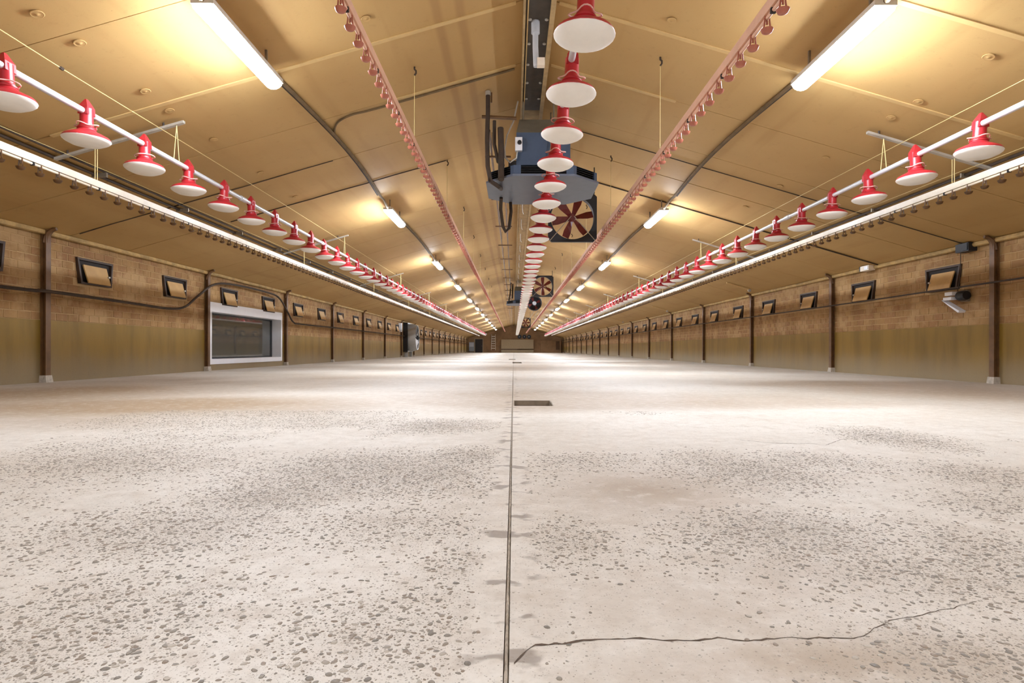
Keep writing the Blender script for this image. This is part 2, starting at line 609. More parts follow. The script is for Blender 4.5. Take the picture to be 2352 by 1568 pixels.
def crack(pts, w0):
    P = []
    for (a, b) in zip(pts[:-1], pts[1:]):
        n = max(2, int(math.dist(a, b) / 0.012))
        for i in range(n):
            q = i / n
            P.append((a[0] + (b[0] - a[0]) * q, a[1] + (b[1] - a[1]) * q))
    P.append(pts[-1])
    vs, N, j = [], len(P), 0.0
    for i, (x, y) in enumerate(P):
        wd = w0 * (1 - 0.75 * i / N) * random.uniform(0.35, 1.5)
        j += random.uniform(-0.0035, 0.0035) - 0.25 * j
        vs += [(x, y - wd + j, 0.0006), (x, y + wd + j, 0.0006)]
    m = MB().add(vs, [(2 * i, 2 * i + 2, 2 * i + 3, 2 * i + 1) for i in range(N - 1)])
    return m.build('crack', M['crack'], floor_o)


crack([(0.002, 1.02), (0.025, 1.072), (0.041, 1.091), (0.09, 1.094), (0.131, 1.108), (0.196, 1.105), (0.253, 1.108), (0.332, 1.099), (0.385, 1.112), (0.435, 1.096),
       (0.489, 1.11), (0.589, 1.114), (0.663, 1.121), (0.711, 1.16), (0.774, 1.198), (0.849, 1.218), (0.912, 1.243), (0.997, 1.282)], 0.0034)
crack([(1.361, 3.569), (1.514, 3.44), (1.717, 3.444), (1.773, 3.382), (1.969, 3.581), (2.2, 3.729), (2.465, 3.91)], 0.004)
crack([(1.729, 3.165), (1.67, 2.882), (1.718, 2.725), (1.774, 2.629)], 0.003)


def pebble_mesh(seed):
    r = random.Random(seed)
    n = 9
    el = r.uniform(0.55, 0.9)
    rad = [r.uniform(0.8, 1.12) for _ in range(n)]
    vs = [(rad[k] * math.cos(2 * PI * k / n), el * rad[k] * math.sin(2 * PI * k / n), -0.02) for k in range(n)]
    vs += [(x * 0.8, y * 0.8, 0.16) for x, y, _ in vs[:n]]
    vs += [(0, 0, 0.24)]
    fs = [(k, (k + 1) % n, n + (k + 1) % n, n + k) for k in range(n)] + [(n + k, n + (k + 1) % n, 2 * n) for k in range(n)]
    return vs, fs


PB = [pebble_mesh(k) for k in range(5)]
N = 600000
px = rng.uniform(-3.2, 3.2, N)
py = 0.93 + (5.2 - 0.93) * rng.random(N)
keep = (np.abs(px) < py * 0.88 + 0.05) & (rng.random(N) < wear_map(px, py) * 0.9)
keep &= ~((px > -0.04) & (px < 0.42) & (py > 5.5))
px, py = px[keep], py[keep]
# thin by a spacing grid so that stones do not pile up on each other
cell, seen, sel = 0.0095, set(), []
for i in range(len(px)):
    k = (int(px[i] / cell), int(py[i] / cell))
    if k not in seen:
        seen.add(k)
        sel.append(i)
px, py = px[sel], py[sel]
ps = 0.0022 + 0.0066 * rng.random(len(px)) ** 3.0
big = np.argsort(-(ps / py) * (1.0))[:300]
bigset = set(big.tolist())
PM = []
for vs, fs in PB:
    PM.append(MB().add(vs, fs).mesh('pebble', M['pebble'], True))
sv, sf = [], []
for i in range(len(px)):
    a = random.uniform(0, 2 * PI)
    k = i % 5
    if i in bigset:
        o = link('pebble', PM[k], floor_o, (px[i], py[i], 0))
        o.rotation_euler = (0, 0, a)
        o.scale = (ps[i], ps[i], ps[i])
        continue
    c, sn, q = math.cos(a) * ps[i], math.sin(a) * ps[i], len(sv)
    sv += [(px[i] + x * c - y * sn, py[i] + x * sn + y * c, z * ps[i]) for x, y, z in PB[k][0]]
    sf += [tuple(q + j for j in f) for f in PB[k][1]]
stuff(MB().add(sv, sf).build('pebbles', M['pebble'], floor_o, True))
print('pebbles', len(px))

for i, (x0, x1, y0, y1) in enumerate(PITS):
    t = thing('floor_drain', ('open square drain pit nearest the camera beside the centre joint', 'second drain pit, a thin dark slot far along the centre joint',
                              'farthest drain pit, a tiny dark slot straddling the centre joint')[i], 'drain', (x0, y0, 0), 'drain pits along the centre joint')
    W, L, D = x1 - x0, y1 - y0, (0.13 if i == 0 else 0.5)
    p = MB()
    p.box(-0.02, W + 0.02, -0.02, L + 0.02, -D - 0.02, -D)
    p.box(-0.02, 0.0, -0.02, L + 0.02, -D, -0.004)
    p.box(W, W + 0.02, -0.02, L + 0.02, -D, -0.004)
    p.box(0, W, -0.02, 0, -D, -0.004)
    p.box(0, W, L, L + 0.02, -D, -0.004)
    p.build('pit', M['pit'] if i == 0 else M['dark'], t)
    r = MB()
    for a in ((-0.0, 0.008, 0, L), (W - 0.008, W, 0, L), (0.008, W - 0.008, 0, 0.008), (0.008, W - 0.008, L - 0.008, L)):
        r.box(*a, -0.05, -0.002)
    r.build('rim', M['steel'], t)

# ------------------------------------------------------------------ ceiling
ceil_mb = MB()
for sx, xe in ((-1, XL - 0.4), (1, XR + 0.4)):
    a, b = (XC, zc(XC) + 0.05), (xe, zc(xe) + 0.05)
    ceil_mb.hexa([(a[0], YB, a[1]), (b[0], YB, b[1]), (b[0], YF, b[1]), (a[0], YF, a[1])],
                 [(a[0], YB, a[1] + 0.15), (b[0], YB, b[1] + 0.15), (b[0], YF, b[1] + 0.15), (a[0], YF, a[1] + 0.15)])
ceiling = structure(ceil_mb.build('ceiling', M['deck']))
ceiling['label'] = 'ochre pitched ceiling of wide boards with dark seams'
y = 5.35 - 12 * 1.5
seams = []
while y < YF:
    y0, y1 = max(y, YB) + 0.006, min(y + 1.5, YF) - 0.006
    if y1 > YB:
        for xe in (XL, XR):
            j = [random.uniform(-0.003, 0.003) for _ in range(4)]
            x0 = XC + (0.012 if xe > 0 else -0.012)
            lo = [(x0, y0, zc(x0) + j[0]), (xe, y0, zc(xe) + j[1]), (xe, y1, zc(xe) + j[2]), (x0, y1, zc(x0) + j[3])]
            MB().hexa(lo, [(a, b, c + 0.045) for a, b, c in lo]).build('panel', M['ceiling'], ceiling)
        seams.append(y)
    y += 1.5
for ys_ in (5.35, 6.85, 8.35):
    for xe in ((XL, XR) if ys_ > 6 else (XR,)):
        sg = 1 if xe > 0 else -1
        a, b = XC + sg * 0.25, XC + sg * (5.6 if ys_ < 8 else 2.0)
        lo = [(a, ys_ - 0.03, zc(a) - 0.012), (b, ys_ - 0.03, zc(b) - 0.012), (b, ys_ + 0.03, zc(b) - 0.012), (a, ys_ + 0.03, zc(a) - 0.012)]
        MB().hexa(lo, [(p, q, r + 0.012) for p, q, r in lo]).build('cover_strip', M['strip'], ceiling)
fm = MB().lathe([(0.0, 0.0), (0.022, 0.0), (0.05, -0.006), (0.055, -0.012), (0.05, -0.016), (0.03, -0.012), (0.012, -0.02), (0.0, -0.022)], 14).mesh('fixing_disc', M['ceiling'], True)
for x, y_ in ((-4.03, 5.01), (-4.02, 5.49), (-4.04, 6.5), (-4.07, 7.01), (4.55, 5.7), (4.57, 6.72), (4.56, 7.19), (-1.25, 6.0), (-1.59, 6.34), (1.74, 6.56), (-4.05, 8.0), (-4.05, 9.5), (4.56, 8.7),
              (4.56, 10.2), (-4.05, 11.0), (4.56, 11.7)):
    o = link('fixing_disc', fm, ceiling, (x, y_, zc(x)))
    o.rotation_euler = (0, math.atan(SLOPE) * (1 if x > 0 else -1), 0)

# ------------------------------------------------------------------ side walls
DADO = 0.98
VENT_L = [10.49 - 2.472 + 2.472 * k for k in range(36)]
VENT_L[0] = 8.17
VENT_R = [10.98 - 2.5 + 2.5 * k for k in range(36)]
POST_L = [9.34 - 4.93 + 4.93 * k for k in range(19)]
POST_R = [9.78 - 5.0 + 4.98 * k for k in range(19)]
WIN = (14.52, 18.88, 0.26, 1.46)
brick_ms = []
for k in range(4):
    r = random.Random(k)
    g = lambda: r.uniform(-0.003, 0.003)
    c = 0.004
    outer = [(0, -0.12 + g(), -0.0575 + g()), (0, 0.12 + g(), -0.0575 + g()), (0, 0.12 + g(), 0.0575 + g()), (0, -0.12 + g(), 0.0575 + g())]
    inner = [(0.007, p[1] - math.copysign(c, p[1]), p[2] - math.copysign(c, p[2])) for p in outer]
    brick_ms.append((outer + inner, [(4, 5, 6, 7), (0, 1, 5, 4), (1, 2, 6, 5), (2, 3, 7, 6), (3, 0, 4, 7)]))


def side_wall(name, xw, sg, win, vents, posts, near, label):
    """sg = +1 when the room lies at larger x (left wall)"""
    t0, t1 = sorted((xw, xw - sg * 0.4))
    m = MB()
    H = 2.5
    if win:
        m.box(t0, t1, YB, win[0], 0, H)
        m.box(t0, t1, win[1], YF, 0, H)
        m.box(t0, t1, win[0], win[1], 0, win[2])
        m.box(t0, t1, win[0], win[1], win[3], H)
    else:
        m.box(t0, t1, YB, YF, 0, H)
    wl = structure(m.build(name, M['mortar']))
    wl['label'] = label
    ms = []
    for v, f in brick_ms:
        v2 = [(sg * a, b, c) for a, b, c in v]
        ms.append(MB().add(v2, f if sg > 0 else [tuple(reversed(q)) for q in f]).mesh('brick', M['brick']))
    n_ind, bulk = 0, MB()
    for row in range(11):
        z = DADO + 0.0625 + row * 0.125
        yy = YB + (0.125 if row % 2 else 0)
        while yy < YF:
            yy += 0.25
            if any(abs(yy - v) < 0.42 and 1.66 < z < 2.06 for v in vents):
                continue
            if win and win[0] - 0.1 < yy < win[1] + 0.1 and z < 1.74:
                continue
            k = random.randrange(4)
            px_, pz_ = xw + sg * random.uniform(-0.003, 0.001), z + random.uniform(-0.002, 0.002)
            if yy > near and n_ind < 300 and yy < near + 7.4:
                link('brick', ms[k], wl, (px_, yy, pz_))
                n_ind += 1
            else:
                v, f = brick_ms[k]
                bulk.add([(px_ + sg * a, yy + b, pz_ + c) for a, b, c in v], f if sg > 0 else [tuple(reversed(q)) for q in f])
    stuff(bulk.build('bricks', M['brick'], wl))
    ends = [YB] + [p for p in posts] + [YF]
    for a, b in zip(ends[:-1], ends[1:]):
        cuts = [(a + 0.004, b - 0.004, 0.0, DADO)]
        if win and a < win[0] and b > win[1]:
            cuts = [(a + 0.004, win[0] - 0.085, 0.0, DADO), (win[1] + 0.085, b - 0.004, 0.0, DADO), (win[0] - 0.085, win[1] + 0.085, 0.0, 0.145)]
        p = MB()
        for y0, y1, z0, z1 in cuts:
            p.box(*sorted((xw, xw + sg * 0.014)), y0, y1, z0, z1)
        p.build('panel', M['dado'], wl)
    return wl


side_wall('wall_left', XL, 1, WIN, VENT_L, POST_L, 8.3, 'ochre brick side wall with smooth lower render and a white window box')
side_wall('wall_right', XR, -1, None, VENT_R, POST_R, 8.9, 'ochre brick side wall with smooth lower render opposite the window')
for nm, xw, sg in (('trim_1', XL, 1), ('trim_2', XR, -1)):
    m = MB()
    z0 = zc(xw + sg * 0.09) - 0.085
    path = []
    yy = YB
    while yy < YF:
        path.append((xw + sg * (0.05 + random.uniform(-0.006, 0.006)), yy, z0 + 0.035 + random.uniform(-0.006, 0.006)))
        yy += 0.6 if yy < 30 else 4
    path.append((xw + sg * 0.05, YF, z0 + 0.035))
    m.tube(path, 0.042, 8)
    o = structure(m.build(nm, M['trim'], None, True))
    o['label'] = 'pale lumpy sealing strip along the top of the %s wall' % ('window' if sg > 0 else 'windowless')

# window box in the left wall
win = thing('window_1', 'white framed deep viewing window low in the brick wall', 'window')
structure(win)
y0, y1, z0, z1 = WIN
xg = XL - 0.25
fr = MB()
for a in ((y0 - 0.08, y0 + 0.02, 0.15, 1.68), (y1 - 0.02, y1 + 0.08, 0.15, 1.68), (y0 + 0.02, y1 - 0.02, 0.15, z0 + 0.02), (y0 + 0.02, y1 - 0.02, z1 - 0.02, 1.68)):
    fr.box(XL - 0.005, XL + 0.035, *a)
fr.build('window_frame', M['white'], win)
MB().box(xg, XL - 0.005, y0, y1, z1 - 0.02, z1).build('soffit', M['white'], win)
MB().box(xg, XL - 0.005, y0, y1, z0, z0 + 0.02).build('sill', M['white'], win)
for ya in (y0, y1 - 0.02):
    MB().box(xg, XL - 0.005, ya, ya + 0.02, z0 + 0.02, z1 - 0.02).build('jamb', M['white'], win)
gk = MB()
for a in ((y0 + 0.02, y0 + 0.08, z0 + 0.02, z1 - 0.02), (y1 - 0.14, y1 - 0.02, z0 + 0.02, z1 - 0.02), (y0 + 0.08, y1 - 0.14, z0 + 0.02, z0 + 0.06), (y0 + 0.08, y1 - 0.14, z1 - 0.06, z1 - 0.02)):
    gk.box(xg - 0.03, xg, *a)
gk.build('gasket', M['dark'], win)
MB().box(xg - 0.022, xg - 0.012, y0 + 0.08, y1 - 0.14, z0 + 0.06, z1 - 0.06).build('pane', M['glass'], win)
# dim observation room behind the glass
ar = MB()
X0, X1, Y0, Y1, Z0, Z1 = XL - 2.6, XL - 0.4, y0 - 0.8, y1 + 0.8, -0.4, 2.4
ar.box(X0 - 0.1, X0, Y0, Y1, Z0, Z1)
ar.box(X0, X1, Y0 - 0.1, Y0, Z0, Z1)
ar.box(X0, X1, Y1, Y1 + 0.1, Z0, Z1)
ar.box(X0, X1, Y0, Y1, Z0 - 0.1, Z0)
ar.box(X0, X1, Y0, Y1, Z1, Z1 + 0.1)
o = structure(ar.build('wall_anteroom', M['dim']))
o['label'] = 'dim small room seen through the viewing window'

# ------------------------------------------------------------------ far and near walls
top = [(XL - 0.3, 0), (XR + 0.3, 0), (XR + 0.3, zc(XR + 0.3)), (XC, RIDGE), (XL - 0.3, zc(XL - 0.3))]
o = structure(MB().hexa([(x, YF, z) for x, z in top], [(x, YF + 0.2, z) for x, z in top]).build('wall_far', M['endwall']))
o['label'] = 'brown gable wall at the far end of the hall'
o = structure(MB().hexa([(x, YB - 0.2, z) for x, z in top], [(x, YB, z) for x, z in top]).build('wall_near', M['dado']))
o['label'] = 'gable wall behind the viewpoint'
d = thing('door_1', 'dark tall door in the far wall beside the ladder', 'door', (-5.75, YF, 0))
structure(d)
MB().box(-0.62, 0.62, -0.05, 0.0, 0.02, 2.2).build('door_leaf', M['door'], d)
df = MB()
df.box(0.62, 0.74, -0.07, 0, 0, 2.3).box(-0.74, -0.62, -0.07, 0, 0, 2.3).box(-0.62, 0.62, -0.07, 0, 2.2, 2.3)
df.build('door_frame', M['board'], d)
MB().box(0.48, 0.53, -0.09, -0.05, 1.0, 1.16).build('handle', M['steel'], d)
ld = thing('ladder', 'pale short ladder leaning on the far wall right of the dark door', 'ladder', (-3.35, YF - 0.25, 0))
for sx in (-0.33, 0.33):
    MB().tube([(sx * 1.05, -0.35, 0.4), (sx * 0.9, 0.2, 3.0)], 0.045, 6).build('stile', M['drinkpipe'], ld)
for k in range(6):
    q = 0.1 + k * 0.15
    MB().box(-0.33, 0.33, -0.38 + 0.55 * q, -0.30 + 0.55 * q, 0.37 + 2.6 * q, 0.52 + 2.6 * q).build('rung', M['drinkpipe'], ld)
cb = thing('cupboard', 'pale small cupboard against the far wall left of the dark door', 'cupboard', (-6.94, YF - 0.3, 0))
MB().box(-0.42, 0.42, 0, 0.28, 0.25, 1.7).build('body', M['grey'], cb)
MB().box(-0.36, 0.36, -0.02, 0.0, 0.95, 1.62).build('door', M['white'], cb)
MB().box(-0.36, 0.36, 0.05, 0.25, 0.0, 0.25).build('plinth', M['steel'], cb)
br = thing('barrier_board', 'broad pale board barrier standing before the far wall', 'barrier', (0.55, YF - 0.6, 0))
MB().box(-2.6, 2.7, 0, 0.05, 0.62, 2.15).build('board', M['board'], br)
MB().box(-2.6, 0.1, -0.06, 0.0, 0.48, 0.60).build('rail', M['post'], br)
for sx in (-2.5, 0.0, 2.6):
    MB().box(sx - 0.05, sx + 0.05, 0.05, 0.15, 0, 2.1).build('post', M['post'], br)
MB().box(-2.6, 2.7, 0.0, 0.03, 0.0, 0.46).build('lower_board', M['board'], br)
for k, x in enumerate((0.95, 1.75, 2.5)):
    f = thing('wall_fan', ('first round dark wall fan above the pale barrier board, nearest the feed line', 'middle round dark wall fan above the pale barrier board',
                           'last round dark wall fan above the pale barrier board, by the lamps')[k], 'fan', (x, YF - 0.02, 2.62), 'round fans in the far wall')
    MB().lathe([(0.33, 0.0), (0.33, -0.12), (0.25, -0.12), (0.25, -0.03), (0.0, -0.03)], 18, axis='y').build('ring', M['navy'], f, True)
    MB().lathe([(0.09, -0.03), (0.09, -0.1), (0.0, -0.11)], 10, axis='y').build('hub', M['zinc'], f, True)
o = thing('end_wall_block', 'dark brown tall cabinet in the far corner by the windowless wall', 'block', (5.9, YF - 0.7, 0))  # added box, drawn where the end wall itself turns dark brown
MB().box(-1.5, 1.9, 0.1, 0.65, 0.0, 2.0).build('body', M['endwall'], o)
MB().box(1.0, 1.6, 0.04, 0.1, 0.5, 1.9).build('door', M['post'], o)

# ------------------------------------------------------------------ wall posts
def post_parts(sg, xw):
    h = zc(xw + sg * 0.1) - 0.02
    a, b = sorted((0.016 * sg, 0.10 * sg))
    m = MB()
    m.box(a, b, -0.008, 0.008, 0.10, h)
    m.box(*sorted((0.09 * sg, 0.105 * sg)), -0.05, 0.05, 0.10, h)
    m.box(*sorted((0.016 * sg, 0.03 * sg)), -0.05, 0.05, 0.10, h)
    col = m.mesh('shaft', M['post'])
    br_ = []
    for k in range(7):
        q = k / 6 * PI / 2
        x = 0.06 + 0.17 * (1 - math.cos(q))
        br_.append((sg * x, 0, min(h - 0.20 + 0.22 * math.sin(q), zc(xw + sg * x) - 0.03)))
    brk = MB().tube(br_, [0.055, 0.052, 0.048, 0.042, 0.036, 0.03, 0.025], 6).mesh('bracket', M['post'], True)
    ft = MB().hexa([(sg * p, q, 0.0) for p, q in ((0.0145, -0.075), (0.13, -0.075), (0.13, 0.075), (0.0145, 0.075))][::sg],
                   [(sg * p, q, 0.11) for p, q in ((0.0145, -0.065), (0.115, -0.065), (0.115, 0.065), (0.0145, 0.065))][::sg]).mesh('foot', M['foot'])
    return col, brk, ft


for xw, sg, posts, side in ((XL, 1, POST_L, 'window side'), (XR, -1, POST_R, 'windowless side')):
    ms = post_parts(sg, xw)
    seen_ = [p for p in posts if p > 8]
    for p in posts:
        k = seen_.index(p) if p in seen_ else -1
        wall_w = 'window' if sg > 0 else 'windowless'
        if k < 0:
            continue
        lb = (f'brown steel wall post nearest the camera on the {wall_w} wall' if k == 0 else f'{ORD[k]} brown steel post from the camera along the {wall_w} wall') if k < 40 else \
            f'thin far brown post in the distant stretch of the {wall_w} wall'
        t = thing('wall_post', lb, 'post', (xw, p, 0), f'steel posts along the {wall_w} wall')
        for me, nm in zip(ms, ('shaft', 'bracket', 'foot')):
            link(nm, me, t)

# ------------------------------------------------------------------ air inlets
def inlet_meshes(sg):
    X = lambda v: sg * v
    o4 = [(-0.45, 0.22), (0.45, 0.22), (0.385, -0.22), (-0.385, -0.22)]
    i4 = [(-0.41, 0.185), (0.41, 0.185), (0.35, -0.185), (-0.35, -0.185)]
    fr_ = MB()
    vs = []
    for (pts, dp) in ((o4, 0.002), (o4, 0.045), (i4, 0.045), (i4, 0.006)):
        for yv, zv in pts:
            vs.append((X(dp + (0.02 if (zv < 0 and dp > 0.01) else 0)), yv, zv))
    fs = []
    for r in range(3):
        for k in range(4):
            q = (r * 4 + k, r * 4 + (k + 1) % 4, r * 4 + 4 + (k + 1) % 4, r * 4 + 4 + k)
            fs.append(q if sg < 0 else tuple(reversed(q)))
    fr_.add(vs, fs)
    bk = MB().hexa([(X(0.001), y_, z_) for y_, z_ in i4], [(X(0.007), y_, z_) for y_, z_ in i4])
    fl = MB().hexa([(X(0.012), -0.29, 0.105), (X(0.012), 0.29, 0.105), (X(0.10), 0.28, -0.20), (X(0.10), -0.28, -0.20)],
                   [(X(0.03), -0.29, 0.115), (X(0.03), 0.29, 0.115), (X(0.118), 0.28, -0.19), (X(0.118), -0.28, -0.19)])
    kn = MB().lathe([(0.02, 0.0), (0.02, 0.03), (0.0, 0.034)], 8, (0.24, 0, 0))
    kn = MB().box(*sorted((X(0.08), X(0.105))), 0.25, 0.285, -0.06, -0.03)
    return [(fr_.mesh('frame', M['vent']), 'frame'), (bk.mesh('backing', M['ventin']), 'backing'), (fl.mesh('flap', M['flap']), 'flap'), (kn.mesh('catch', M['zinc']), 'catch')]


for xw, sg, ve, wl in ((XL, 1, VENT_L, 'window'), (XR, -1, VENT_R, 'windowless')):
    ms = inlet_meshes(sg)
    for k, y_ in enumerate(ve):
        if y_ > YF - 1 or (sg > 0 and 39 < y_ < 42.5):
            continue
        kk = k if sg > 0 else k - 1
        if kk < 0:
            continue
        if kk < 40:
            lb = f'{ORD[kk]} brown trapezoid air inlet with ochre flap from camera along {wl} wall'
        else:
            lb = f'tiny far air inlet in the distant stretch of the {wl} wall'
        t = thing('air_inlet', lb, 'vent', (xw, y_, 1.86), f'air inlets along the {wl} wall')
        for me, nm in ms:
            link(nm, me, t)

# ------------------------------------------------------------------ cables and boxes on the side walls
def cable(name, path, r, mat, label, cat='cable', n=8):
    # smooth the path with a Catmull-Rom spline
    P = [Vector(p) for p in path]
    out = []
    for i in range(len(P) - 1):
        a, b, c, d_ = P[max(i - 1, 0)], P[i], P[i + 1], P[min(i + 2, len(P) - 1)]
        m_ = 6 if len(P) > 2 else 1
        for k in range(m_):
            q = k / m_
            out.append(0.5 * ((2 * b) + (c - a) * q + (2 * a - 5 * b + 4 * c - d_) * q * q + (3 * b - a - 3 * c + d_) * q ** 3))
    out.append(P[-1])
    return tag(MB().tube(out, r, n).build(name, mat, None, True), label, cat)


xw = XL + 0.14
cable('wall_hose', [(xw, y_, z) for y_, z in ((4, 1.42), (8.58, 1.41), (9.33, 1.425), (11.25, 1.40), (12.5, 1.38), (13.15, 1.46), (13.68, 1.74), (14.46, 2.10), (15.57, 2.2), (17.45, 2.2), (18.4, 2.12), (19.1, 1.74),
                                            (19.66, 1.41), (20.66, 1.38), (26.64, 1.4), (45, 1.4), (96, 1.4))], 0.026, M['cable'], 'thick dark hose along the window wall, arching over the viewing window', 'hose')
xw = XR - 0.06
cable('wall_pipe', [(XR - 0.13, 9.0, 1.66), (XR - 0.13, 11.3, 1.65), (XR - 0.13, 14.67, 1.635), (XR - 0.13, 30, 1.62), (XR - 0.13, 96, 1.6)], 0.016, M['cable'], 'thin dark pipe along the windowless wall under the air inlets', 'pipe')
t = thing('junction_box', 'black box at the top of the windowless wall near the nearest post', 'box', (XR, 10.34, 2.33))
MB().box(-0.16, -0.008, -0.15, 0.15, -0.075, 0.07).build('body', M['black'], t)
MB().box(-0.17, -0.16, -0.13, 0.13, -0.06, 0.06).build('lid', M['black'], t)
cable('thin_cord', [(XR - 0.15, 10.38, 2.26), (XR - 0.14, 10.40, 1.9), (XR - 0.17, 10.42, 1.58)], 0.006, M['cable'], 'thin dark cord hanging from the black box to the white actuator', 'cord')
t = thing('flap_actuator', 'white actuator with a slanted paddle and black motor on the windowless wall', 'actuator', (XR - 0.16, 10.42, 1.50))
MB().lathe([(0.0, -0.10), (0.075, -0.10), (0.085, -0.05), (0.085, 0.06), (0.06, 0.10), (0.0, 0.10)], 14, (0.06, -0.02, 0.0), axis='y').build('motor', M['black'], t, True)
MB().box(-0.05, 0.05, 0.08, 0.26, 0.02, 0.08).build('cover', M['white'], t)
MB().box(-0.05, 0.06, 0.10, 0.30, -0.06, -0.01).build('terminal', M['white'], t)
MB().hexa([(-0.05, 0.30, -0.08), (0.07, 0.30, -0.08), (0.07, -0.06, -0.30), (-0.05, -0.06, -0.30)], [(-0.05, 0.34, -0.05), (0.07, 0.34, -0.05), (0.07, -0.09, -0.27), (-0.05, -0.09, -0.27)]).build('paddle', M['white'], t)
MB().box(0.10, 0.15, -0.08, 0.08, -0.1, 0.1).build('wall_plate', M['steel'], t)
t = thing('sensor_box', 'small white box under the ceiling edge above the windowless wall', 'box', (XR - 0.12, 13.16, 2.36))
MB().box(-0.07, 0.07, -0.16, 0.16, -0.06, 0.05).build('body', M['drinkpipe'], t)
MB().box(-0.08, -0.07, -0.13, 0.0, -0.04, 0.03).build('lid', M['white'], t)
MB().box(-0.06, 0.06, 0.16, 0.22, -0.05, 0.05).build('gland', M['black'], t)
for yy, lb in ((19.0, 'nearest'), (29.2, 'second'), (41.0, 'third')):
    xx = XR - 0.9
    t = thing('pulley_bracket', f'{lb} pale pulley bracket under the ceiling edge above the windowless wall', 'bracket', (xx, yy, zc(xx)))
    MB().hexa([(-0.25, -0.03, 0.02), (0.45, -0.03, -0.18), (0.45, 0.03, -0.18), (-0.25, 0.03, 0.02)], [(-0.25, -0.03, 0.06), (0.45, -0.03, -0.14), (0.45, 0.03, -0.14), (-0.25, 0.03, 0.06)]).build('arm', M['strip'], t)
    MB().lathe([(0.0, -0.02), (0.05, -0.02), (0.05, 0.02), (0.0, 0.02)], 10, (0.48, 0, -0.2), axis='y').build('wheel', M['zinc'], t, True)

# ------------------------------------------------------------------ lamps
LY = [5.85 + 7.5 * k for k in range(-2, 12)]
LX = {-1: XC - 2.94, 1: XC + 2.91}
LXC = {-1: -2.76, 1: 3.30}
LZ = 3.49
hs = MB().box(-0.098, 0.098, -0.77, 0.77, 0.0, 0.045).box(-0.05, 0.05, -0.77, 0.77, 0.045, 0.07).mesh('housing', M['housing'])
nseg = 8
lv = []
for yy in (-0.75, 0.75):
    for k in range(nseg + 1):
        a = PI * k / nseg
        lv.append((-0.095 * math.cos(a), yy, -0.072 * math.sin(a)))
lf = [(k, k + 1, nseg + 2 + k, nseg + 1 + k) for k in range(nseg)] + [tuple(reversed(range(nseg + 1))), tuple(range(nseg + 1, 2 * nseg + 2)), (0, nseg + 1, 2 * nseg + 1, nseg)]
ln = MB().add(lv, lf).mesh('diffuser', M['lens'], True)
for sd in (-1, 1):
    row = 'window side' if sd < 0 else 'windowless side'
    for i, yy in enumerate(LY):
        k = i - 2
        if k < 0:
            lb = f'{("farther", "nearer")[i]} lit tube lamp behind the viewpoint in the {row} row'
        elif k < 40:
            lb = f'{ORD[k]} glaring white tube lamp from the camera in the {row} ceiling row'
        else:
            lb = f'tiny far white tube lamp in the distant end of the {row} ceiling row'
        t = thing('tube_lamp', lb, 'lamp', (LX[sd], yy, LZ), f'tube lamps of the {row} row')
        link('housing', hs, t)
        link('diffuser', ln, t)
        for q in (-0.55, 0.55):
            MB().box(-0.012, 0.012, q - 0.012, q + 0.012, 0.07, zc(LX[sd]) - LZ - 0.005).build('clip', M['steel'], t)
    for k in range(13):
        a, b = LY[k] + 0.82, LY[k + 1] - 0.82
        if b < 3:
            continue
        lb = f'dusty cable on the {row} ceiling, running from the {ORD[k - 2]} lamp to the {ORD[k - 1]}' if k > 1 else f'dusty cable on the {row} ceiling, running to the first lamp'
        x0 = LXC[sd]
        P = [(LX[sd], a - 0.08, LZ + 0.03), (LX[sd], a + 0.02, LZ + 0.05), ((LX[sd] + x0) / 2, a + 0.14, LZ + 0.16)]
        for q in range(9):
            f = q / 8
            x = x0 - sd * 0.10 * math.sin(PI * f) * (1 if k == 2 else 0.4)
            P.append((x, a + 0.3 + (b - a - 0.6) * f, zc(x) - 0.035 - 0.012 * math.sin(PI * f)))
        P += [((LX[sd] + x0) / 2, b - 0.14, LZ + 0.16), (LX[sd], b - 0.02, LZ + 0.05), (LX[sd], b + 0.08, LZ + 0.03)]
        t = thing('lamp_cable', lb, 'cable', (0, 0, 0), f'lamp cables on the {row}')
        MB().tube(P, 0.026, 6).build('conduit', M['cableb'], t, True)
        MB().tube([(x + sd * 0.05, y_, zc(x + sd * 0.05) - 0.016) for x, y_, z in P[3:-3]], 0.013, 5).build('wire', M['cable'], t, True)
loop = [(-2.68, 9.05, 3.72), (-2.66, 8.78, 3.70), (-2.52, 8.5, 3.74), (-2.3, 8.40, 3.82), (-2.1, 8.42, 3.90), (-1.8, 8.43, 3.99), (-1.0, 8.43, 4.22), (0.0, 8.43, 4.50)]
cable('branch_cable', [(x, y_, zc(x) - 0.02) for x, y_, z in loop], 0.014, M['cableb'], 'dusty branch cable curving from the lamp cable up the ceiling seam to the ridge')

for y_, x0, x1, r, lb in ((12.84, 0.9, 7.86, 0.013, 'dark cable across the ceiling seam towards the small white box'), (10.36, 0.6, 7.84, 0.008, 'thin dark cable across the ceiling seam towards the black box'),
                          (11.34, -1.3, -5.4, 0.009, 'thin dark line along the window side ceiling seam before the second lamp'),
                          (9.84, -3.0, -7.2, 0.007, 'very thin dark seam line across the window side ceiling before the second hanger rail')):  # window side tubes are added to draw the dirty seams as dark lines
    m = MB().tube([(x0 + (x1 - x0) * q / 8, y_ + random.uniform(-0.012, 0.012), zc(x0 + (x1 - x0) * q / 8) - r - 0.006) for q in range(9)], r, 6)
    tag(m.build('ceiling_cable', M['cable'], None, True), lb, 'cable')

